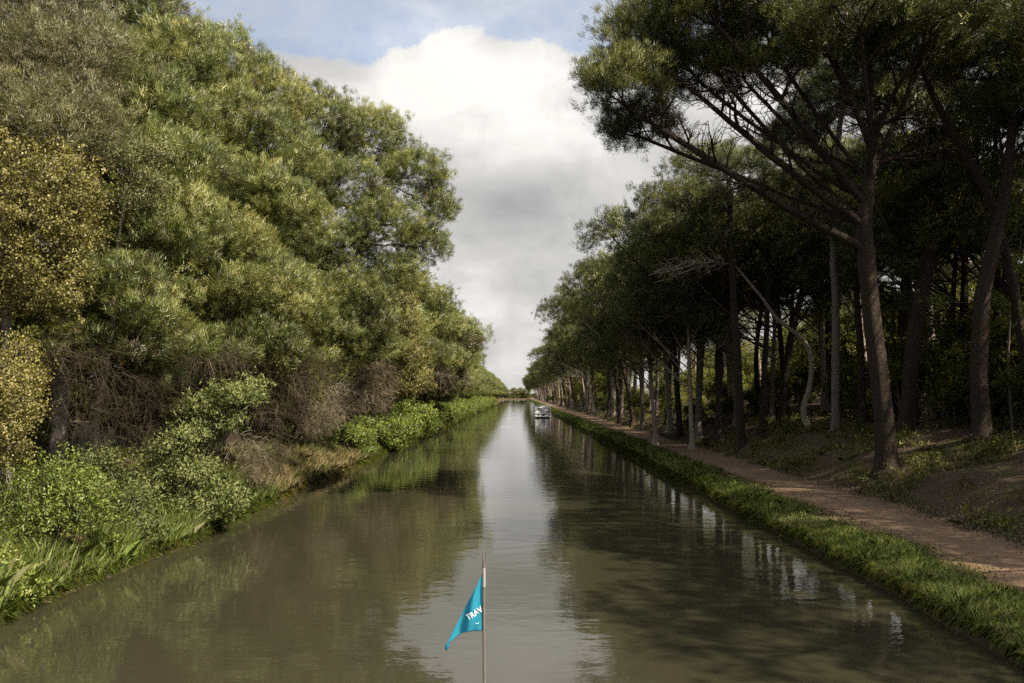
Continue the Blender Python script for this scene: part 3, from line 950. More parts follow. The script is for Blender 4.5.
# ------------------------------------------------------------------ leafy bushes
def bush_mesh(seed, lobes, n_clump, leaf, stem=True, ck=None):
    rng = np.random.default_rng(seed)
    L = np.array(lobes, float)
    pr = L[:, 3] * L[:, 4]; pr = pr / pr.sum()
    k = rng.choice(len(L), n_clump, p=pr)
    d = rand_unit(rng, n_clump); d[:, 2] = np.where(d[:, 2] < -0.35, -d[:, 2], d[:, 2])
    rr = (rng.uniform(0.45, 1.0, n_clump) + (rng.random(n_clump) < .25) * rng.uniform(.05, .45, n_clump))[:, None]
    p = L[k, :3] + L[k, 3:6] * d * rr
    return p, d


def bush(name, label, loc, lobes, seed, n_clump=260, leaf='thicket_leaves', bark='grey_bark', group=None, cat='bush', ck=None, part='foliage'):
    """a shrub on its own stems; lobes relative to loc"""
    rng = np.random.default_rng(seed)
    p, d = bush_mesh(seed, lobes, n_clump, leaf)
    p[:, 2] = np.maximum(p[:, 2], 0.1)
    root = thing(name, label, cat, loc, 0, group)
    ch = []
    for q in p[rng.permutation(len(p))[:max(12, n_clump // 7)]]:
        s = np.array([rng.normal(0, .2), rng.normal(0, .2), -0.15])
        mid = (s * .5 + q * .5) + np.array([0, 0, .25]) + rng.normal(0, .12, 3)
        u = np.linspace(0, 1, 6)[:, None]
        pts = (1 - u) ** 2 * s + 2 * u * (1 - u) * mid + u * u * q
        ch.append((pts, np.linspace(.03, .008, 6), 4))
    v, f = tube_arrays(ch)
    link('stem', mesh_np('stem', v, f, 4, M[bark], smooth=True), root)
    kw = dict(per_tip=5, n=12, length=.13, width=.075, puff=.22)
    kw.update(ck or {})
    v, f, k, t, nn = crown_leafy(p, d, d * .3, seed, **kw)
    link(part, mesh_np(part, v, f, k, M[leaf], t, nrm=nn), root)
    return root


TH_L = 'leafy bush of the thicket behind the pine trunks on the right bank'
TH_G = 'bushes of the thicket behind the trunks'
bushes = []
for i in range(4):
    r2 = np.random.default_rng(200 + i)
    lobes = [(r2.uniform(-1.1, 1.1), r2.uniform(-1.1, 1.1), r2.uniform(.8, 3.4), r2.uniform(.8, 1.4), r2.uniform(.8, 1.4), r2.uniform(.7, 1.2)) for _ in range(7)]
    bushes.append(bush('thicket_bush', TH_L, (0, 0, 0), lobes, 210 + i, 240, 'thicket_leaves', group=TH_G))
bspots = []
for k in range(64):
    y = 27.0 * math.exp(k / 64 * 1.75)
    lo = 22.5 if y < 57 else 18.5
    bspots.append((rng.uniform(lo, lo + 3) if k % 3 == 0 else rng.uniform(lo + 2, 32), y))
for i, (x, y) in enumerate(bspots):
    s = rng.uniform(.5, .85) if x < 21 else rng.uniform(.8, 1.35)
    loc = (x, y, float(ground_z(x, y)) - .1)
    if i < 4:
        o = bushes[i]; o.location = loc; o.scale = (s, s, s); o.rotation_euler = (0, 0, rng.uniform(0, 6))
    else:
        dup(bushes[i % 4], loc, rng.uniform(0, 6.28), (s, s, s * rng.uniform(.8, 1.2)))
y = 66.0
while y < 420:
    x = rng.uniform(14.6, 18.0)
    s = rng.uniform(.35, .75)
    dup(bushes[int(rng.integers(4))], (x, y, float(ground_z(x, y)) - .1), rng.uniform(0, 6.28), (s, s, s))
    y += rng.uniform(2.5, 6) if y < 160 else rng.uniform(6, 12)
TT_L = 'tall leafy tree filling the wood behind the pine trunks on the right bank'
TT_G = 'leafy trees of the wood behind the pines'
leafy = []
for i in range(3):
    r2 = np.random.default_rng(240 + i)
    lobes = [(1.9 * math.cos(k * 2.4) * r2.uniform(.5, 1.2), 1.9 * math.sin(k * 2.4) * r2.uniform(.5, 1.2), 1.8 + 7.2 * (k + .5) / 12 + r2.uniform(-.4, .4), r2.uniform(1.2, 1.9), r2.uniform(1.2, 1.9), r2.uniform(.9, 1.4)) for k in range(12)]
    leafy.append(tree_from('thicket_tree', TT_L, 'tree', (0, 0, 0), [(0, 0, -.2, .14), (.1, 0, 2, .12), (.2, .1, 5, .08), (.1, .1, 8.2, .04)], lobes, 'leafy', 250 + i, 520, 110, group=TT_G, rel=True, bark='grey_bark', leaf='thicket_leaves',
                           gkw=dict(start=.2, below=.9, trunk_sides=8), ckw=dict(per_tip=5, n=11, length=.17, width=.10, puff=.3, tint_mu=.5, tint_sd=.25)))
for k in range(46):
    y = 31.0 * math.exp(k / 46 * 1.75)
    x = rng.uniform(28, 34) if k % 2 else rng.uniform(34, 52)
    s = rng.uniform(.75, 1.0) if k % 2 else rng.uniform(1.0, 1.4)
    loc = (x, y, float(ground_z(x, y)) - .1)
    if k < 3:
        o = leafy[k]; o.location = loc; o.scale = (s, s, s)
    else:
        dup(leafy[k % 3], loc, rng.uniform(0, 6.28), (s, s, s))
# a fresh green sapling branch in front of the leaning pine
b = foot(1012, 428)
px_tree('broadleaf_sapling', 'bright green sapling whose leafy sprays hang at the right edge', (1012, 430),
        [(1012, 420, .06), (1008, 360, .05), (1012, 300, .04), (1020, 240, .025)],
        [(1000, 260, -1, .8, .9, .5), (1024, 220, -1, .9, .9, .7), (1018, 310, -1.2, .8, .9, .6), (990, 300, -1, .6, .7, .35), (1030, 270, -.6, .9, .9, .7), (1015, 380, -1, .6, .7, .5), (940, 300, -.8, .45, .5, .25), (970, 285, -.8, .5, .5, .25)],
        'leafy', 33, 210, 60, bark='grey_bark', leaf='fresh_leaves', gkw=dict(start=0.35, r_tip=.006, flare=1.2, trunk_sides=8, shell=.3), ckw=dict(per_tip=4, n=9, length=.12, width=.06, puff=.16, tint_mu=.35))

# ------------------------------------------------------------------ left bank: pines, oaks, dead brush
LP = dict(per_tip=7, n=34, length=0.19, width=0.017, puff=0.23, spread=0.5, upw=0.7, tint_mu=0.58, tint_sd=0.2)


def left_tree(name, label, Y, x, pts, lobes, kind, seed, n_tip, n_in, **kw):
    b = (x, Y, float(ground_z(x, Y)))
    rows = [(b[0], b[1], b[2] - .15, pts[0][3] * 1.1)] + [(b[0] + p[0], b[1] + p[1], b[2] + p[2], p[3]) for p in pts]
    lb = [lobe_px(q[0], q[1], Y + q[2], *q[3:]) for q in lobes]
    return tree_from(name, label, 'tree', b, rows, lb, kind, seed, n_tip, n_in, **kw)


UP = [(0, 0, 1.5, .34), (.2, 0, 5, .30), (.5, 0, 10, .24), (.8, 0, 15, .15), (1.0, 0, 18.5, .08)]
left_tree('tall_pine', 'tall dense pine hanging furthest over the water from the left bank', 50, -13.5, UP,
          [(325, 125, 0, 2.6, 2.8, 2.0), (372, 140, -1, 2.4, 2.6, 1.9), (415, 172, -2, 1.9, 2.0, 1.5), (438, 205, -2, 1.1, 1.6, 1.2), (425, 245, -2, 1.5, 1.8, 1.3), (350, 190, -3, 2.6, 2.6, 1.9),
           (300, 180, -3, 2.4, 2.6, 1.8), (385, 225, -4, 2.2, 2.4, 1.7), (335, 245, -5, 2.3, 2.3, 1.6), (395, 272, -4, 1.6, 2.0, 1.2), (355, 292, -6, 2.0, 2.0, 1.3), (300, 240, -4, 2, 2, 1.5), (310, 300, -6, 1.8, 1.8, 1.2), (335, 328, -7, 1.5, 1.6, .9), (300, 335, -7, 1.3, 1.5, .8), (372, 325, -5, 1.6, 1.6, 1.0), (348, 352, -5, 1.2, 1.4, .7), (318, 358, -8, 1.0, 1.2, .5), (385, 345, -3, 1.1, 1.2, .8)],
          'pine', 41, 2700, 420, gkw=dict(start=.3, below=.85, alpha=.3), ckw=LP)
left_tree('tall_pine', 'tall rounded pine in the middle of the left wood, bright needle tufts against the sky', 42, -15, UP,
          [(225, 70, 0, 2.4, 2.6, 1.9), (265, 95, 0, 2.2, 2.4, 1.7), (180, 60, -1, 2.2, 2.4, 1.7), (240, 125, -3, 2.3, 2.4, 1.7), (280, 150, -2, 2.0, 2.2, 1.5), (200, 125, -4, 2.0, 2.0, 1.5), (255, 190, -5, 2.0, 2.1, 1.4),
           (215, 190, -5, 1.7, 1.8, 1.3), (290, 205, -4, 1.6, 1.8, 1.2), (235, 240, -7, 1.7, 1.7, 1.1), (275, 285, -8, 1.6, 1.6, 1.2), (200, 250, -8, 1.4, 1.4, 1.0), (232, 285, -8, 1.5, 1.5, .9), (290, 305, -8, 1.5, 1.5, .9), (182, 300, -9, 1.2, 1.3, .7), (262, 330, -9, 1.2, 1.2, .6), (240, 352, -10, .9, 1.0, .45), (285, 345, -8, 1.0, 1.2, .5), (205, 338, -9, 1.0, 1.1, .5)],
          'pine', 42, 2300, 380, gkw=dict(start=.3, below=.85, alpha=.3), ckw=dict(LP, tint_mu=.55))
left_tree('tall_pine', 'tallest pine of the left wood, its crown running out of the top of the picture', 35, -16, [(0, 0, 1.5, .36), (.3, 0, 5, .31), (.6, 0, 10, .26), (.8, 0, 15, .18), (1, 0, 19.5, .09)],
          [(140, 20, 0, 2.2, 2.4, 1.7), (90, 10, 0, 2.2, 2.4, 1.8), (175, 55, -2, 1.9, 2.0, 1.5), (120, 75, -3, 2.0, 2.1, 1.5), (165, 110, -4, 1.7, 1.8, 1.3), (110, 130, -5, 1.6, 1.7, 1.2), (150, 165, -6, 1.6, 1.6, 1.2),
           (185, 160, -5, 1.5, 1.6, 1.1), (160, 235, -8, 1.5, 1.6, .9), (110, 215, -7, 1.4, 1.5, .9), (190, 215, -7, 1.4, 1.4, 1.0), (130, 280, -9, 1.3, 1.3, .8), (95, 262, -8, 1.3, 1.3, .8), (150, 312, -10, 1.0, 1.1, .6), (60, 300, -8, 1.1, 1.2, .7), (95, 335, -9, .9, 1.0, .4), (135, 350, -10, .8, .9, .35), (185, 345, -9, .8, .9, .35), (60, 350, -9, .7, .9, .4), (160, 375, -9, .6, .8, .3)],
          'pine', 43, 2000, 340, gkw=dict(start=.25, below=.8, alpha=.3), ckw=dict(LP, tint_mu=.56))
left_tree('feathery_tree', 'greyish olive feathery tree filling the upper left corner', 27, -15.5, [(0, 0, 1.5, .26), (.2, 0, 5, .22), (.4, 0, 9, .16), (.5, 0, 13, .08)],
          [(20, 30, 0, 1.7, 1.8, 1.3), (60, 60, -1, 1.5, 1.7, 1.2), (10, 100, -2, 1.6, 1.7, 1.2), (80, 110, -2, 1.3, 1.5, 1.0), (50, 130, -3, 1.4, 1.5, .9), (-30, 60, -1, 1.6, 1.8, 1.4), (95, 40, 0, 1.1, 1.3, 1.0), (40, -20, 0, 1.6, 1.6, 1.2)],
          'pine', 44, 1200, 240, bark='grey_bark', leaf='feathery_leaves', gkw=dict(start=.3, below=.9, r_tip=.008), ckw=dict(LP, per_tip=5, n=32, length=.15, width=.016, puff=.26, spread=.7, tint_mu=.5))
left_tree('holm_oak', 'yellow-green oak with dense small leaves at the left edge', 23, -14.8, [(0, 0, 1.2, .20), (.1, 0, 3, .17), (.2, 0, 5.5, .12), (.2, 0, 8, .06)],
          [(20, 165, 0, 1.1, 1.2, .8), (62, 185, -.5, .9, 1.1, .8), (25, 220, -1, 1.1, 1.1, .8), (65, 230, -.5, .8, 1.0, .6), (50, 270, -1, .9, 1.0, .7), (5, 265, -1, .9, 1, .7), (-20, 200, -1, 1.1, 1.2, 1), (80, 205, 0, .5, .7, .4), (30, 300, -1, .7, .8, .4), (70, 292, -1, .5, .6, .3)],
          'leafy', 45, 520, 120, bark='grey_bark', leaf='oak_leaves', gkw=dict(start=.35, below=.9, r_tip=.007, trunk_sides=10), ckw=dict(per_tip=6, n=14, length=.085, width=.05, puff=.2, tint_mu=.55))
left_tree('holm_oak', 'low rounded oak bough with pale yellow-green leaves below the left oak', 19.5, -12.6, [(0, 0, .8, .13), (.1, 0, 2, .10), (.2, 0, 3.4, .06)],
          [(8, 375, 0, .75, .8, .5), (15, 400, -.4, .6, .7, .45), (8, 430, -.6, .6, .7, .4), (-25, 390, 0, .8, .9, .7), (18, 350, .3, .45, .6, .3), (5, 455, -.4, .4, .5, .3)],
          'leafy', 46, 260, 60, bark='grey_bark', leaf='oak_leaves', gkw=dict(start=.3, below=.9, r_tip=.006, trunk_sides=8), ckw=dict(per_tip=6, n=12, length=.07, width=.042, puff=.15, tint_mu=.62))
left_tree('blossoming_shrub', 'pale cream-green leafy spray standing in front of the tallest pine', 26, -13.6, [(0, 0, 2, .12), (.4, 0, 5, .09), (.7, 0, 8, .06), (.9, 0, 9.5, .03)],
          [(125, 160, 0, .8, .9, .45), (155, 185, 0, .6, .7, .4), (140, 200, 0, .5, .6, .35), (105, 150, .4, .5, .6, .3), (160, 155, .5, .5, .6, .3)],
          'leafy', 47, 130, 50, bark='grey_bark', leaf='pale_leaves', gkw=dict(start=.7, below=.9, r_tip=.006, trunk_sides=8), ckw=dict(per_tip=5, n=11, length=.085, width=.05, puff=.17, tint_mu=.7))
left_tree('slim_oak', 'narrow yellow-green tree between the overhanging pine and the distant pines', 66, -11.8, [(0, 0, 1, .14), (.1, 0, 4, .11), (.2, 0, 8, .06)],
          [(405, 325, 0, 1.3, 1.4, 1.3), (412, 355, -1, 1.3, 1.4, 1.3), (405, 385, -1, 1.2, 1.4, 1.2), (395, 350, 0, 1.1, 1.2, 1.2), (420, 380, 0, 1.1, 1.2, 1.0), (402, 300, 0, .9, 1, .8)],
          'leafy', 48, 380, 80, bark='grey_bark', leaf='oak_leaves', gkw=dict(start=.2, below=.9, trunk_sides=8), ckw=dict(per_tip=6, n=12, length=.13, width=.08, puff=.3, tint_mu=.5))

# pines of the left bank further on and behind
def left_row_pine(seed, label, group):
    r3 = np.random.default_rng(seed)
    tr = [(0, 0, -.2, .28), (.1, 0, 2, .25), (.4, 0, 6, .2), (.7, 0, 10, .13), (.8, 0, 13, .07)]
    lobes = []
    for k in range(13):
        a = k * 2.4 + r3.uniform(0, .7); hh = 4.6 + 8.6 * (k + .5) / 13
        rad = 4.3 * math.sin(math.pi * (0.25 + 0.62 * (k + .5) / 13))
        lobes.append((.8 + rad * math.cos(a) + .6, rad * math.sin(a), hh + r3.uniform(-.4, .4), r3.uniform(1.6, 2.3), r3.uniform(1.6, 2.3), r3.uniform(1.1, 1.7)))
    lobes += [(1, 0, 13.6, 2, 2, 1.4), (4.6, .5, 8.6, 1.8, 2, 1.4), (4.9, -1.5, 6.6, 1.6, 1.8, 1.2)]
    return tree_from('left_row_pine', label, 'tree', (0, 0, 0), tr, lobes, 'pine', seed, 1000, 220, group=group, rel=True,
                     gkw=dict(start=.25, below=.8, alpha=.32, r_tip=.013), ckw=dict(LP, per_tip=7, n=26, length=.24, width=.036, puff=.34))


LR_L = 'pine in the far row on the left bank, beyond the narrow yellow-green tree'
LR_G = 'pines in the far row on the left bank'
lp = [left_row_pine(300 + i, LR_L, LR_G) for i in range(2)]
for o in lp:
    o.name = 'bank_pine'
i = 0
y = 74.0
while y < 640:
    big = 84 < y < 104
    x = (-12.0 if big else -14.6) + rng.uniform(-.6, .5)
    s = rng.uniform(.95, 1.05) * (1.10 if big else (.95 if y < 84 else .84))
    loc = (x, y, float(ground_z(x, y)) - .05); rz = rng.uniform(-.6, .6)
    if i < 2:
        o = lp[i]; o.location = loc; o.rotation_euler = (0, 0, rz); o.scale = (s, s, s)
    else:
        dup(lp[i % 2], loc, rz, (s, s * rng.choice([-1, 1]), s * rng.uniform(.92, 1.08)))
    i += 1
    y += rng.uniform(4.5, 6.5) if y < 180 else rng.uniform(7.5, 10)
for x, y, s in ((-24, 30, 1.35), (-22, 38, 1.35), (-21, 46, 1.4), (-19.5, 56, 1.35), (-18, 63, 1.2), (-22, 22, 1.2), (-20, 51, 1.1), (-17, 37, .9), (-16.6, 44, .85)):
    dup(lp[int(rng.integers(2))], (x, y, float(ground_z(x, y)) - .05), rng.uniform(0, 6), (s, s, s), 'pine deep in the left wood, showing only in gaps behind the tall front pines', 'pines deep in the left wood')
# trees that close the view where the canal bends away
for k, (x, y) in enumerate(((-9, 668), (-3, 672), (3, 675), (8.5, 670))):
    dup(lp[k % 2], (x, y, 1.0), rng.uniform(0, 6), (.8, .8, .6), 'distant tree closing the view where the canal bends away', 'trees at the far bend')


LF_L = 'leafy tree in the dark underwood behind the pines of the left bank'
LF_G = 'leafy underwood trees on the left bank'
for k in range(26):
    y = 19.0 * math.exp(k / 26 * 1.5)
    x = rng.uniform(-20.5, -17.2) - (1.5 if k % 2 else 0)
    s = rng.uniform(.6, .85)
    dup(leafy[k % 3], (x, y, float(ground_z(x, y)) - .1), rng.uniform(0, 6.28), (s, s, s), LF_L, LF_G)
for x, y, s in ((-15.6, 57, .75), (-15.2, 62, .8), (-16, 53, .8)):
    dup(leafy[int(y) % 3], (x, y, float(ground_z(x, y)) - .1), y, (s, s, s), LF_L, LF_G)
y = 90.0
while y < 640:
    x = rng.uniform(-17.5, -16)
    s = rng.uniform(.55, .8)
    dup(leafy[int(rng.integers(3))], (x, y, float(ground_z(x, y)) - .1), rng.uniform(0, 6.28), (s, s * 1.3, s), LF_L, LF_G)
    y += 9 if y < 200 else 18
y = 150.0
while y < 650:
    x = rng.uniform(18.5, 22)
    s = rng.uniform(.7, 1.0)
    dup(leafy[int(rng.integers(3))], (x, y, float(ground_z(x, y)) - .1), rng.uniform(0, 6.28), (s, s * 1.4, s), TT_L, TT_G)
    y += 9 if y < 250 else 18
for k in range(10):
    dup(bushes[k % 4], (-13 + k * 2.6, 668 + (k % 3), .7), rng.uniform(0, 6.28), (1, 1, .7), 'distant bush on the low bank where the canal bends away', 'bushes at the far bend')
for k in range(9):
    dup(leafy[k % 3], (-14 + k * 3.6, 690 + 4 * (k % 2), .9), rng.uniform(0, 6.28), (.7, .7, .45), 'distant tree closing the view where the canal bends away', 'trees at the far bend')


# dead twiggy brush under the left pines
def dead_brush(name, label, loc, lobes, seed, n_stem, length=1.0, width=.02, droop=.35, mu=.45, group=None):
    r3 = np.random.default_rng(seed)
    L = np.array(lobes, float)
    pr = L[:, 3] * L[:, 5]; pr = pr / pr.sum()
    k = r3.choice(len(L), n_stem, p=pr)
    d = rand_unit(r3, n_stem)
    p0 = L[k, :3] + L[k, 3:6] * d * r3.uniform(.2, 1, n_stem)[:, None]
    dirs = unit(d * .45 + np.array([.35, -.15, -.55]) + .85 * r3.normal(size=d.shape))
    tone = np.clip(r3.normal(mu, .22, len(L))[k] + r3.normal(0, .2, n_stem), 0, 1)
    V, T = [], []
    # each stem: arching strip of 4 segments with side twigs
    for gen, cnt in ((0, 1), (1, 10)):
        if gen == 0:
            s, q, ln, wd, tn = p0, dirs, length * r3.uniform(.6, 1.3, n_stem), width * 1.3, tone
        else:
            u = r3.uniform(.2, .95, (n_stem, cnt))[..., None]
            s = (p0[:, None] + dirs[:, None] * u * length * .9 + np.array([0, 0, -droop]) * (u * length * .9) ** 2 * .5).reshape(-1, 3)
            q = unit(np.repeat(dirs, cnt, 0) * .7 + .9 * r3.normal(size=(n_stem * cnt, 3)))
            ln, wd, tn = length * r3.uniform(.2, .5, n_stem * cnt), width * .7, np.repeat(tone, cnt) + r3.normal(0, .06, n_stem * cnt)
        side = unit(np.cross(q, rand_unit(r3, len(q))))
        us = np.linspace(0, 1, 4)
        pts = [s + q * (u * ln)[:, None] + np.array([0, 0, -droop * .5]) * ((u * ln) ** 2)[:, None] + r3.normal(0, .02, s.shape) for u in us]
        for a in range(3):
            w0, w1 = wd * (1 - us[a] * .85) * .5, wd * (1 - us[a + 1] * .85) * .5
            V.append(np.stack([pts[a] - side * w0, pts[a] + side * w0, pts[a + 1] + side * w1, pts[a + 1] - side * w1], 1).reshape(-1, 3))
            T.append(tn)
    V = np.concatenate(V)
    o = link(name, mesh_np(name, V, np.arange(len(V)), 4, M['dry_twigs'], np.clip(np.concatenate(T), 0, 1)), None, loc)
    return tag(o, label, 'dead brush', group)


def brush_px(label, lobes, seed, n, **kw):
    lb = np.array([lobe_px(*q) for q in lobes])
    b = np.array([lb[:, 0].mean() - 1.0, lb[:, 1].mean(), 0.0]); b[2] = float(ground_z(b[0], b[1]))
    lb[:, :3] -= b
    return dead_brush('dead_brush', label, tuple(b), lb, seed, n, **kw)


brush_px('dark tangle of dead twigs between the low oak and the grey-green elder', [(100, 365, 24, .8, 1, .6), (80, 405, 23, .7, 1, .7), (140, 390, 25, .8, 1, .7), (120, 425, 24, .8, 1, .6), (165, 370, 26, .8, 1, .5), (60, 345, 24, .7, 1, .5)], 51, 380, mu=.10, droop=.6, width=.014)
brush_px('drooping curtain of dead branches beside the top of the grey-green elder', [(200, 355, 29, .8, 1, .4), (170, 345, 29, .8, 1, .4), (230, 350, 30, .7, 1, .5)], 52, 220, mu=.38, droop=1.0, width=.014)
brush_px('large mass of bare brown brush under the tall pine that hangs over the water', [(285, 375, 35, 1.0, 1.2, .7), (320, 365, 38, 1.0, 1.2, .7), (268, 410, 33, .8, 1.0, .8), (300, 400, 36, 1.0, 1.2, .7), (335, 390, 40, 1.0, 1.2, .6), (258, 440, 32, .6, .8, .6)], 53, 520, mu=.30, width=.014)
brush_px('pale grey-brown brush drooping to the waterline right of the elder', [(255, 465, 31, .45, .6, .6), (245, 440, 31, .5, .7, .5), (275, 450, 32.5, .5, .7, .5)], 54, 200, mu=.5, droop=1.0, length=.8, width=.016)
brush_px('rounded pinkish-grey brush on the bank before the dry grass', [(315, 425, 40, .8, .9, .6), (328, 412, 42, .8, .9, .6)], 55, 320, mu=.72, length=.7, width=.018)
brush_px('grey bare bush in front of the narrow yellow-green tree', [(380, 375, 56, 1.0, 1.1, 1.0), (374, 395, 55, 1.0, 1.1, .8)], 56, 420, mu=.78, length=1.0, width=.03)
brush_px('brown dead underwood between the overhanging pine and the grey bare bush', [(345, 400, 48, 1.0, 1.2, .8), (358, 378, 50, 1.0, 1.2, .8)], 57, 380, mu=.28, width=.026)
brush_px('brown bare lower boughs under the first distant pine of the left bank', [(440, 376, 80, 1.3, 1.4, .9), (458, 378, 90, 1.3, 1.4, .9)], 58, 420, mu=.5, width=.045, length=1.3)


# ------------------------------------------------------------------ left bank shrubs
def bush_px(name, label, base_px, Y, lobes, seed, n, **kw):
    x = (base_px - VX) / F * Y
    b = (x, Y, float(ground_z(x, Y)))
    lb = np.array([lobe_px(q[0], q[1], Y + q[2], *q[3:]) for q in lobes]); lb[:, :3] -= np.array(b)
    return bush(name, label, b, lb, seed, n, **kw)


bush_px('elder_shrub', 'tall grey-green elder shrub leaning over the water from the left bank', 178, 26.5,
        [(235, 398, 0, .75, .8, .38), (200, 410, 0, .6, .7, .4), (252, 388, .4, .35, .5, .2), (190, 440, -.5, .7, .8, .4), (225, 425, -.2, .5, .6, .3), (165, 455, -.6, .7, .8, .4), (195, 475, -1, .8, .8, .45), (150, 490, -1.2, .65, .8, .4),
         (225, 500, -.8, .5, .7, .4), (185, 510, -1.4, .7, .8, .4), (150, 525, -1.8, .5, .6, .3), (232, 530, -.6, .35, .5, .25), (120, 480, 0, .45, .5, .3), (205, 545, -1, .5, .6, .25)],
        61, 640, leaf='elder_leaves', ck=dict(per_tip=4, n=10, length=.14, width=.045, puff=.2, droop=.4, tint_mu=.75, tint_sd=.24))
bush_px('fresh_shrub', 'bright yellow-green shrub low at the left edge above the tall grass', 42, 19.5,
        [(50, 480, 0, .8, .8, .4), (20, 500, 0, .8, .9, .5), (75, 500, -.2, .6, .7, .4), (45, 520, -.4, .9, .9, .45), (90, 485, 0, .4, .5, .25), (10, 545, -.8, .7, .7, .35), (100, 520, 0, .5, .6, .3)],
        62, 330, leaf='fresh_leaves', ck=dict(per_tip=5, n=10, length=.10, width=.034, puff=.22, tint_mu=.66, tint_sd=.28))
bush_px('fresh_shrub', 'low bright green weeds at the waterline in the bottom left corner', 8, 16.6,
        [(10, 585, 0, .5, .5, .3), (-20, 570, 0, .6, .6, .4), (25, 600, 0, .3, .35, .18), (0, 605, -.3, .4, .4, .2)],
        63, 170, leaf='fresh_leaves', ck=dict(per_tip=5, n=11, length=.09, width=.045, puff=.12, tint_mu=.75))
bush_px('bank_shrub', 'dark green shrub low on the bank between the fresh shrub and the elder', 128, 22.5,
        [(125, 505, 0, .6, .7, .45), (110, 540, -.6, .6, .6, .35), (140, 545, -.4, .5, .5, .35), (95, 465, .8, .5, .6, .4)],
        64, 240, leaf='elder_leaves', ck=dict(per_tip=5, n=11, length=.10, width=.05, puff=.15, tint_mu=.35))
BG_L = 'low leafy shrub of the green hedge along the left waterline past the dry grass'
BG_G = 'low shrubs along the left waterline'
hb = []
for i in range(3):
    r2 = np.random.default_rng(400 + i)
    lobes = [(r2.uniform(-1.0, 1.2), r2.uniform(-1.6, 1.6), r2.uniform(.2, 1.3), r2.uniform(.7, 1.1), r2.uniform(.7, 1.2), r2.uniform(.5, .8)) for _ in range(7)]
    hb.append(bush('waterside_shrub', BG_L, (0, 0, 0), lobes, 410 + i, 230, 'fresh_leaves', group=BG_G, ck=dict(per_tip=5, n=11, length=.15, width=.08, puff=.22, tint_mu=.58)))
y = 52.0
i = 0
while y < 330:
    x = -10.9 + rng.uniform(-.5, .4) + (0.0 if y > 60 else -.6)
    s = rng.uniform(.8, 1.25) * (1.25 if y > 62 else .85)
    loc = (x, y, float(ground_z(x, y)) - .1)
    if i < 3:
        o = hb[i]; o.location = loc; o.scale = (s, s, s)
    else:
        dup(hb[i % 3], loc, rng.uniform(-.5, .5), (s, s, s * rng.uniform(.85, 1.2)))
    i += 1
    y += rng.uniform(2.2, 3.4) if y < 120 else rng.uniform(4, 6)


# ------------------------------------------------------------------ grass and ground cover (nobody could count it)
def grass_mesh(name, x, y, h, w, rng, mu, sd, lean=.35, z0=None):
    n = len(x)
    z = ground_z(x, y) - .02 if z0 is None else z0
    a = rng.uniform(0, 2 * np.pi, n)
    s = np.stack([np.cos(a), np.sin(a), np.zeros(n)], 1)
    b = np.stack([x, y, z], 1)
    ln = rng.normal(0, lean, (n, 3)); ln[:, 2] = 0
    mid = b + np.stack([np.zeros(n), np.zeros(n), h * .55], 1) + ln * h[:, None] * .35
    tip = b + np.stack([np.zeros(n), np.zeros(n), h * (1 - .25 * np.linalg.norm(ln, axis=1))], 1) + ln * h[:, None]
    wv = s * w[:, None] * .5
    v = np.stack([b - wv, b + wv, mid + wv * .75, tip, mid - wv * .75], 1).reshape(-1, 3)
    t = np.clip(mu + rng.normal(0, sd, n), 0, 1)
    g = np.cross(2 * wv, mid - b)
    N = unit(np.array([0, 0, 1.0]) + .45 * unit(ln + 1e-6) * np.minimum(1, np.linalg.norm(ln, axis=1))[:, None] + .3 * rng.normal(size=(n, 3)))
    flip = (g * N).sum(1) < 0
    vv = v.reshape(n, 5, 3)
    vv[flip] = vv[flip][:, [1, 0, 4, 3, 2]]
    return mesh_np(name, vv.reshape(-1, 3), np.arange(len(v)), 5, M['grass_blades'], t, nrm=np.repeat(N, 5, axis=0))


def patchy(x, y, s=1.0, ph=0.0):
    return .5 + .25 * np.sin(x * 2.1 * s + 1.3 * np.sin(y * .7 * s + ph)) + .25 * np.sin(y * 1.15 * s + ph + .8 * np.sin(x * 1.7 * s))


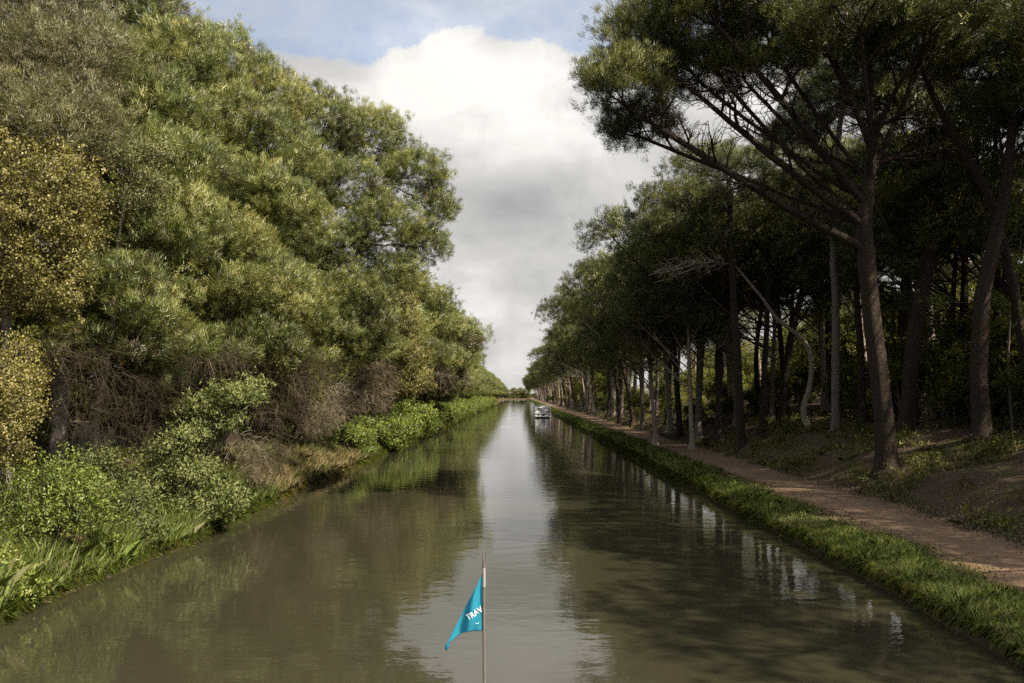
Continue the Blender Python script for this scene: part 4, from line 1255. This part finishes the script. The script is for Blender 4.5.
def right_grass():
    r3 = np.random.default_rng(71)
    ys = []
    for y0, y1, dens in ((9, 25, 1500), (25, 45, 650), (45, 80, 280), (80, 160, 90), (160, 400, 22), (400, 640, 8)):
        ys.append(r3.uniform(y0, y1, int((y1 - y0) * 2.1 * dens)))
    y = np.concatenate(ys)
    x = 8.42 + r3.beta(1.0, 1.25, len(y)) * 2.35
    x = x + shift_right(y)
    pt = patchy(x, y, .8, .4)
    keep = r3.random(len(y)) < .35 + .75 * pt * (1 - smooth(10.0, 10.75, x) * .75)
    x, y, pt = x[keep], y[keep], pt[keep]
    near = np.clip(y / 25, .8, 5)
    h = r3.uniform(.10, .34, len(y)) * (.55 + .75 * pt) * (1 - .55 * smooth(9.7, 10.7, x)) * np.clip(near, 1, 1.5)
    w = r3.uniform(.010, .020, len(y)) * near
    mu = .30 + .52 * patchy(x, y, .45, 2.2) * patchy(x, y, 1.7, .2) + .18 * patchy(x, y, 2.9, 1) - .25 * smooth(9.5, 10.5, x)
    o = link('bank_grass', grass_mesh('bank_grass', x, y, h * (.5 + .9 * patchy(x, y, 2.3, 4)), w, r3, mu, .17, lean=.5))
    tag(o, 'strip of green grass between the towpath and the water', 'grass', kind='stuff')
    # overhanging fringe on the cut bank edge
    y = np.concatenate([r3.uniform(9, 30, 9000), r3.uniform(30, 80, 7000), r3.uniform(80, 300, 5000)])
    x = 8.44 + shift_right(y) + r3.uniform(-.03, .1, len(y))
    near = np.clip(y / 25, .8, 5)
    h = r3.uniform(.1, .34, len(y)) * np.clip(near, 1, 1.6)
    n = len(y)
    b = np.stack([x, y, ground_z(x, y)], 1)
    b[:, 2] = np.maximum(b[:, 2], r3.uniform(.1, .4, n))
    out = np.stack([-r3.uniform(.3, 1.0, n), r3.normal(0, .45, n), r3.uniform(-.5, .8, n)], 1)
    mid = b + out * h[:, None] * .5
    tip = b + out * h[:, None] + np.stack([np.zeros(n), np.zeros(n), -h * r3.uniform(.2, .9, n)], 1)
    tip[:, 2] = np.maximum(tip[:, 2], .01)
    wv = np.stack([np.zeros(n), r3.uniform(.006, .012, n) * near * .5, np.zeros(n)], 1)
    v = np.stack([b - wv, b + wv, mid + wv * .8, tip, mid - wv * .8], 1).reshape(-1, 3)
    o = link('edge_grass', mesh_np('edge_grass', v, np.arange(len(v)), 5, M['grass_blades'], np.clip(r3.normal(.38, .2, n), 0, 1)))
    tag(o, 'grass hanging over the cut earth edge of the right bank', 'grass', kind='stuff')


right_grass()


def slope_cover():
    r3 = np.random.default_rng(73)
    y = np.concatenate([r3.uniform(14, 50, 60000), r3.uniform(50, 110, 40000), r3.uniform(110, 300, 14000)])
    x = 13.3 + r3.beta(1.0, 1.7, len(y)) * 14
    pt = patchy(x, y, .55, 1.1) * .6 + .4 * patchy(x, y, 1.6, 3.0)
    keep = pt > .57
    x, y, pt = x[keep], y[keep], pt[keep]
    near = np.clip(y / 28, .8, 4)
    h = r3.uniform(.06, .30, len(y)) * np.clip(near, 1, 1.6)
    w = r3.uniform(.012, .03, len(y)) * near
    o = link('slope_undergrowth', grass_mesh('slope_undergrowth', x, y, h, w, r3, .04 + .55 * (pt - .35), .16, lean=.6))
    tag(o, 'sparse weeds and dry stalks over the shaded embankment', 'undergrowth', kind='stuff')
    # low leafy weeds
    n = 2600
    y = np.concatenate([r3.uniform(15, 60, 1800), r3.uniform(60, 140, 800)])
    x = 13.6 + r3.beta(1.1, 1.8, n) * 12
    keep = patchy(x, y, .7, 2.0) > .53
    x, y = x[keep], y[keep]
    c = np.stack([x, y, ground_z(x, y) + r3.uniform(.03, .3, len(x))], 1)
    v, f, k, t, nn = crown_leafy(c, np.tile([0, 0, 1.0], (len(c), 1)), np.zeros((len(c), 3)), 74, per_tip=4, n=8, length=.11, width=.06, puff=.16, tint_mu=.4)
    o = link('slope_weeds', mesh_np('slope_weeds', v, f, k, M['thicket_leaves'], t, nrm=nn))
    tag(o, 'low leafy weeds scattered up the embankment under the pines', 'weeds', kind='stuff')


slope_cover()


def leaf_litter():
    r3 = np.random.default_rng(81)
    n = 30000
    y = np.concatenate([r3.uniform(12, 45, 22000), r3.uniform(45, 90, 8000)])
    x = np.where(r3.random(n) < .35, 13.4 + r3.normal(0, .35, n), np.where(r3.random(n) < .1, 10.9 + r3.normal(0, .3, n), 13.2 + r3.beta(1.2, 1.6, n) * 10))
    c = np.stack([x, y, ground_z(x, y) + r3.uniform(.012, .05, n)], 1)
    d = rand_unit(r3, n); d[:, 2] *= .25
    v, f, k, t, nn = blades(c, unit(d), 1, .08, .04, .2, r3, np.clip(r3.normal(.75, .2, n), 0, 1), quad=True)
    o = link('leaf_litter', mesh_np('leaf_litter', v, f, k, M['dry_twigs'], t))
    tag(o, 'dry leaves and bark flakes along the path edges and up the embankment', 'litter', kind='stuff')


leaf_litter()


def left_grass():
    r3 = np.random.default_rng(75)
    # tall lush tufts at the near left corner
    n = 34000
    y = r3.uniform(15.2, 25.5, n)
    x = -10.05 - np.abs(r3.normal(0, .75, n)) + shift_left(y)
    pt = patchy(x, y, 1.1, .3)
    keep = (pt > .5) | (x > -10.7)
    x, y, pt = x[keep], y[keep], pt[keep]
    h = r3.uniform(.25, .95, len(x)) * (.5 + .6 * pt)
    w = r3.uniform(.014, .026, len(x))
    o = link('reed_grass', grass_mesh('reed_grass', x, y, h * (.6 + .7 * patchy(x, y, 2.7, 1)), w, r3, .52 + .25 * patchy(x, y, 1.9, 3), .2, lean=.35))
    tag(o, 'tall lush green grass on the near left bank', 'grass', kind='stuff')
    y = np.concatenate([r3.uniform(24, 56, 30000), r3.uniform(56, 120, 14000), r3.uniform(120, 420, 9000)])
    x = -10.05 - r3.beta(1, 2.2, len(y)) * 3.2 + shift_left(y)
    near = np.clip(y / 26, .8, 4)
    h = r3.uniform(.08, .42, len(y)) * np.clip(near, 1, 1.5)
    dry = (r3.random(len(y)) < .75) * (y < 53) * (y > 34)
    mu = .62 - .60 * dry
    o = link('low_grass', grass_mesh('low_grass', x, y, h, r3.uniform(.010, .02, len(y)) * near, r3, mu, .14, lean=.45))
    tag(o, 'short green and straw-coloured grass along the left waterline', 'grass', kind='stuff')


left_grass()


def left_fringe():
    r3 = np.random.default_rng(77)
    y = np.concatenate([r3.uniform(15, 32, 8000), r3.uniform(32, 80, 7000), r3.uniform(80, 300, 4500)])
    x = -10.08 + shift_left(y) - r3.uniform(-.05, .12, len(y))
    n = len(y)
    near = np.clip(y / 25, .8, 5)
    h = r3.uniform(.12, .42, n) * np.clip(near, 1, 1.6)
    b = np.stack([x, y, np.maximum(ground_z(x, y), r3.uniform(.03, .3, n))], 1)
    out = np.stack([r3.uniform(.1, .9, n), r3.normal(0, .45, n), r3.uniform(-.3, 1.0, n)], 1)
    mid = b + out * h[:, None] * .5
    tip = b + out * h[:, None] + np.stack([np.zeros(n), np.zeros(n), -h * r3.uniform(.2, .9, n)], 1)
    tip[:, 2] = np.maximum(tip[:, 2], .01)
    wv = np.stack([np.zeros(n), r3.uniform(.006, .013, n) * near * .5, np.zeros(n)], 1)
    v = np.stack([b - wv, b + wv, mid + wv * .8, tip, mid - wv * .8], 1).reshape(-1, 3)
    dry = ((y > 33) & (y < 50)) * .35
    o = link('waterline_grass', mesh_np('waterline_grass', v, np.arange(len(v)), 5, M['grass_blades'], np.clip(r3.normal(.45, .2, n) - dry, 0, 1)))
    tag(o, 'grass and roots hanging to the water along the left bank', 'grass', kind='stuff')


left_fringe()


def left_undergrowth():
    r3 = np.random.default_rng(79)
    y = np.concatenate([r3.uniform(15, 50, 26000), r3.uniform(50, 110, 14000)])
    x = -11.6 - r3.beta(1.0, 1.5, len(y)) * 8
    pt = patchy(x, y, .8, 1.1)
    keep = pt > .3
    x, y, pt = x[keep], y[keep], pt[keep]
    near = np.clip(y / 28, .8, 4)
    h = r3.uniform(.1, .5, len(y)) * np.clip(near, 1, 1.6)
    o = link('wood_undergrowth', grass_mesh('wood_undergrowth', x, y, h, r3.uniform(.012, .03, len(y)) * near, r3, .15 + .45 * pt, .2, lean=.6))
    tag(o, 'weeds and dry grass on the shaded ground under the left pines', 'undergrowth', kind='stuff')


left_undergrowth()


# ------------------------------------------------------------------ boats
def prism(poly_list, faces):
    return poly_list, faces


def loft(sections, close_ends=True):
    """sections: list of rings (k,3)"""
    k = len(sections[0])
    v = np.concatenate(sections)
    f = []
    for i in range(len(sections) - 1):
        for j in range(k):
            f.append([i * k + j, i * k + (j + 1) % k, (i + 1) * k + (j + 1) % k, (i + 1) * k + j])
    if close_ends:
        f.append(list(range(k - 1, -1, -1)))
        f.append([(len(sections) - 1) * k + j for j in range(k)])
    return v, f


def poly_obj(name, v, f, mat, parent, bevel=0.0, smooth_it=False):
    me = bpy.data.meshes.new(name)
    me.from_pydata([tuple(p) for p in v], [], f)
    me.update()
    me.materials.append(mat)
    o = link(name, me, parent)
    if bevel:
        m = o.modifiers.new('bevel', 'BEVEL'); m.width = bevel; m.segments = 2; m.limit_method = 'ANGLE'
    if smooth_it:
        for p in me.polygons: p.use_smooth = True
    return o


def box(c, s):
    c = np.array(c, float); s = np.array(s, float) / 2
    v = np.array([[x, y, z] for x in (-1, 1) for y in (-1, 1) for z in (-1, 1)]) * s + c
    f = [[0, 1, 3, 2], [4, 6, 7, 5], [0, 4, 5, 1], [2, 3, 7, 6], [0, 2, 6, 4], [1, 5, 7, 3]]
    return v, f


def merge(parts):
    V, Fs, b = [], [], 0
    for v, f in parts:
        V.append(np.asarray(v)); Fs += [[i + b for i in q] for q in f]; b += len(v)
    return np.concatenate(V), Fs


M['white_hull'] = plain_mat('white_gelcoat', (0.42, 0.43, 0.43), .3, .5, 0, .06, 3)
M['navy'] = plain_mat('dark_blue_trim', (0.03, 0.04, 0.07), .5, .4)
M['canopy'] = plain_mat('dark_canvas', (0.12, 0.11, 0.13), .85, .2)
M['glass'] = plain_mat('dark_window_glass', (0.03, 0.035, 0.04), .08, .6)
M['rubber'] = plain_mat('black_rubber', (0.02, 0.02, 0.02), .7, .3)
M['steel'] = plain_mat('brushed_steel', (0.55, 0.54, 0.52), .35, .5, .9)
M['pole'] = plain_mat('weathered_pole', (0.115, 0.10, 0.088), .5, .4, 0, .35, 14)
M['white_paint'] = plain_mat('white_sleeve', (0.24, 0.23, 0.22), .6, .3)


def cabin_cruiser():
    x, y = 5.0, 150.0
    x = (543 - VX) / F * y
    root = thing('cabin_cruiser', 'white cabin cruiser moored against the right bank, seen from astern', 'boat', (x, y, 0), scale=(.9, .9, .9))
    # hull: stern at y=0, bow at y=11
    secs = []
    for t in np.linspace(0, 1, 12):
        wd = 1.78 * (1 - max(0, (t - .55) / .45) ** 2.2 * .97)
        zt = 1.0 + .35 * t * t
        yy = t * 11
        secs.append(np.array([[-wd, yy, zt], [-wd * .96, yy, .5], [-wd * .8, yy, -.1], [-wd * .3, yy, -.45], [wd * .3, yy, -.45], [wd * .8, yy, -.1], [wd * .96, yy, .5], [wd, yy, zt]]))
    v, f = loft(secs)
    poly_obj('hull', v, f, M['white_hull'], root)
    v, f = merge([box((s * 1.80, 3.0, .86), (.07, 6.0, .12)) for s in (-1, 1)] + [box((0, -.035, .86), (3.6, .07, .12))])
    poly_obj('rubbing_strake', v, f, M['navy'], root)
    # swim platform
    v, f = box((0, -.45, .34), (3.2, .85, .09)); poly_obj('swim_platform', v, f, M['white_hull'], root, .02)
    # cabin with raked sides
    secs = [np.array([[-w0, yy, 1.02], [-w1, yy + dy, zt], [w1, yy + dy, zt], [w0, yy, 1.02]]) for (yy, w0, w1, zt, dy) in ((1.9, 1.5, 1.28, 2.35, .1), (6.6, 1.45, 1.2, 2.25, -.6), (9.0, 1.0, .8, 1.55, -.4))]
    v, f = loft(secs); cb = poly_obj('cabin', v, f, M['white_hull'], root, .05)
    for s in (-1, 1):
        v, f = box((s * 1.42, 4.2, 1.78), (.06, 3.2, .42)); poly_obj('side_window', v, f, M['glass'], root, .02)
    for xx in (-.62, .62):
        v, f = box((xx, 1.93, 1.75), (.8, .06, .62)); poly_obj('rear_window', v, f, M['glass'], cb, .02)
    # cockpit canopy on the right half, open left
    v, f = loft([np.array([[-.05, yy, 1.05], [.05, yy, 2.2], [.9, yy, 2.34], [1.45, yy, 1.95], [1.62, yy, 1.05]]) for yy in (.35, 1.85)]); poly_obj('canopy', v, f, M['canopy'], root)
    v, f = tube_arrays([(np.array([[-1.55, .2, 1.0], [-1.5, .3, 2.3], [-1.3, .5, 2.6], [1.3, .5, 2.6], [1.5, .3, 2.3], [1.55, .2, 1.0]]), np.full(6, .04), 6)])
    link('radar_arch', mesh_np('radar_arch', v, f, 4, M['white_hull']), root)
    v, f = tube_arrays([(np.array([[a, b, 1.0], [a, b, 1.65]]), np.array([.02, .02]), 6) for a, b in ((-1.7, .1), (-.6, .02), (.6, .02), (1.7, .1), (-1.7, 2), (1.7, 2))] + [(np.array([[-1.7, 2, 1.65], [-1.7, .1, 1.65], [0, 0, 1.65], [1.7, .1, 1.65], [1.7, 2, 1.65]]), np.full(5, .025), 6)])
    link('railing', mesh_np('railing', v, f, 4, M['steel']), root)
    for xx in (-.95, .2, 1.2):
        v, f = tube_arrays([(np.array([[xx, -.14, .12], [xx, -.15, .2], [xx, -.15, .62], [xx, -.14, .7]]), np.array([.05, .14, .14, .04]), 10)])
        link('fender', mesh_np('fender', v, f, 4, M['rubber'], smooth=True), root)
    v, f = box((.1, -.3, .62), (.45, .4, .7)); poly_obj('outboard', v, f, M['rubber'], root, .06)
    # mooring rope
    rp = np.array([[1.7, 1.0, 1.05], [2.6, .4, .75], [8.9 - x, -.8, .55]])
    v, f = tube_arrays([(rp, np.full(3, .02), 5)]); link('mooring_rope', mesh_np('mooring_rope', v, f, 4, M['white_paint']), root)


cabin_cruiser()


# ------------------------------------------------------------------ pennant on the bow of the boat the photographer stands on
def fabric_mat():
    m, t = new_mat('teal_flag_cloth')
    tc = t.n('ShaderNodeTexCoord')
    nz = t.noise(tc.outputs['Object'], 30, 4, .6)
    c = t.mix(nz, (0.008, 0.21, 0.32), (0.014, 0.28, 0.40))
    bs = t.n('ShaderNodeBsdfPrincipled')
    t.l(c, bs.inputs['Base Color'])
    bs.inputs['Roughness'].default_value = .75
    tr = t.n('ShaderNodeBsdfTranslucent')
    t.l(c, tr.inputs['Color'])
    mx = t.n('ShaderNodeMixShader'); mx.inputs[0].default_value = .3
    t.l(bs.outputs[0], mx.inputs[1]); t.l(tr.outputs[0], mx.inputs[2])
    finish(t, mx.outputs[0])
    return m


M['flag'] = fabric_mat()
M['flag_print'] = plain_mat('white_flag_print', (0.62, 0.70, 0.72), .8, .2)


def pennant():
    Y = 4.6
    px0 = 484.5
    X0, _, _ = W(px0, 0, Y)
    z_top = W(0, 552, Y)[2]
    root = thing('flagpole', 'thin weathered pole rising from the bow, carrying the small teal pennant', 'flagpole', (X0, Y, 1.55))
    zt = z_top - 1.55
    u = np.linspace(0, 1, 14)
    pts = np.stack([.004 * np.sin(u * 5), np.zeros(14), u * (zt - .05)], 1)
    v, f = tube_arrays([(pts, np.linspace(.0095, .0085, 14), 10)])
    link('pole', mesh_np('pole', v, f, 4, M['pole'], smooth=True), root)
    z1, z2 = zt - .135, zt - .085      # white sleeve where the pennant is tied
    v, f = tube_arrays([(np.array([[-.003, 0, zt - .20], [-.004, 0, zt - .09]]), np.array([.0098, .0098]), 10)])
    link('sleeve', mesh_np('sleeve', v, f, 4, M['white_paint'], smooth=True), root)
    # two prongs at the tip
    v, f = tube_arrays([(np.array([[s * .007, 0, zt - .055], [s * .009, 0, zt + .0]]), np.array([.005, .004]), 6) for s in (-1, 1)])
    link('tip_prong', mesh_np('tip_prong', v, f, 4, M['pole']), root)
    # pennant: hoist along the pole, fly drooping to lower left
    fl = thing('pennant', 'small teal triangular pennant with white lettering hanging from the bow pole', 'flag', (X0, Y, W(0, 574, Y)[2]))
    def to_local(px, py):
        return ((px - px0) / F * Y, (574 - py) / F * Y)
    hoist_b = to_local(484, 631); tipp = to_local(448, 645)
    n, m = 36, 30
    P = np.zeros((n, m, 3))
    for i in range(n):
        s = i / (n - 1)                  # along hoist, 0 top
        for j in range(m):
            q = j / (m - 1)              # towards the fly
            hx, hz = 0.0, hoist_b[1] * s
            # lower edge sags between hoist and fly tip, upper edge almost straight
            tx, tz = tipp
            edge_len = s                 # triangle: row s runs from hoist point to line top->tip
            ex, ez = tx * s, tz * s
            xx = hx + (ex - hx) * q
            zz = hz + (ez - hz) * q + (.030 * s * math.sin(math.pi * q) * s)
            yy = .030 * math.sin(4.5 * q + 5 * s) * q * s + .007 * math.sin(9 * xx / .12 + 5 * s) * min(1, q * 3) - .02 * q * s
            P[i, j] = (xx - .012, yy, zz)
    v = P.reshape(-1, 3)
    i = np.arange(n - 1)[:, None] * m; j = np.arange(m - 1)[None, :]
    q = np.stack([i + j, i + j + 1, i + m + j + 1, i + m + j], -1).reshape(-1, 4)
    me = mesh_np('cloth', v, q, 4, M['flag'], smooth=True)
    o = link('cloth', me, fl)
    so_ = o.modifiers.new('thickness', 'SOLIDIFY'); so_.thickness = .0015
    # knotted tail at the fly end
    tx, tz = tipp
    v, f = tube_arrays([(np.array([[tx + .010, -.02, tz + .014], [tx - .006, -.02, tz - .002], [tx - .008, -.015, tz - .016], [tx + .002, -.01, tz - .028]]), np.array([.006, .012, .010, .002]), 8)])
    link('tail_knot', mesh_np('tail_knot', v, f, 4, M['flag'], smooth=True), fl)
    # lettering: text turned into mesh, laid on the cloth surface, rising to the right like in the photo
    def surf_y(x, z):
        d = (P[..., 0] - x) ** 2 + (P[..., 2] - z) ** 2
        a, b_ = np.unravel_index(np.argmin(d), d.shape)
        return P[a, b_, 1]
    def lettering(txt, size, cx, cz, rot, name):
        cu = bpy.data.curves.new(name, 'FONT')
        cu.body = txt; cu.size = size; cu.align_x = 'CENTER'; cu.align_y = 'CENTER'; cu.offset = size * .025
        to = bpy.data.objects.new(name, cu); COL.objects.link(to)
        bpy.context.view_layer.update()
        dg = bpy.context.evaluated_depsgraph_get()
        me2 = bpy.data.meshes.new_from_object(to.evaluated_get(dg))
        bpy.data.objects.remove(to)
        c, s_ = math.cos(rot), math.sin(rot)
        for vt in me2.vertices:
            a, b_ = vt.co.x, vt.co.y * 1.15
            xx = cx + a * c - b_ * s_; zz = cz + a * s_ + b_ * c
            vt.co = (xx, surf_y(xx, zz) - .004, zz)
        me2.name = name
        me2.materials.clear(); me2.materials.append(M['flag_print'])
        link(name, me2, fl)
    lx, lz = to_local(474.5, 613)
    lettering('TRAV', .040, lx, lz, R(30), 'lettering')
    lx, lz = to_local(477, 621.5)
    lettering('...', .030, lx, lz, R(14), 'small_lettering')


pennant()


def bow_boat():
    """foredeck of the boat the camera is on, just under the frame"""
    root = thing('tour_boat', 'bow of the tour boat below the frame that carries the pole', 'boat', (0, 0, 0))
    secs = []
    for t in np.linspace(0, 1, 10):
        yy = -6 + t * 11.2
        wd = 2.0 * (1 - max(0, (t - .45) / .55) ** 2.0 * .93)
        secs.append(np.array([[-wd, yy, 1.5], [-wd * .95, yy, .6], [-wd * .7, yy, -.3], [wd * .7, yy, -.3], [wd * .95, yy, .6], [wd, yy, 1.5]]))
    v, f = loft(secs)
    poly_obj('hull', v, f, M['white_hull'], root)


bow_boat()
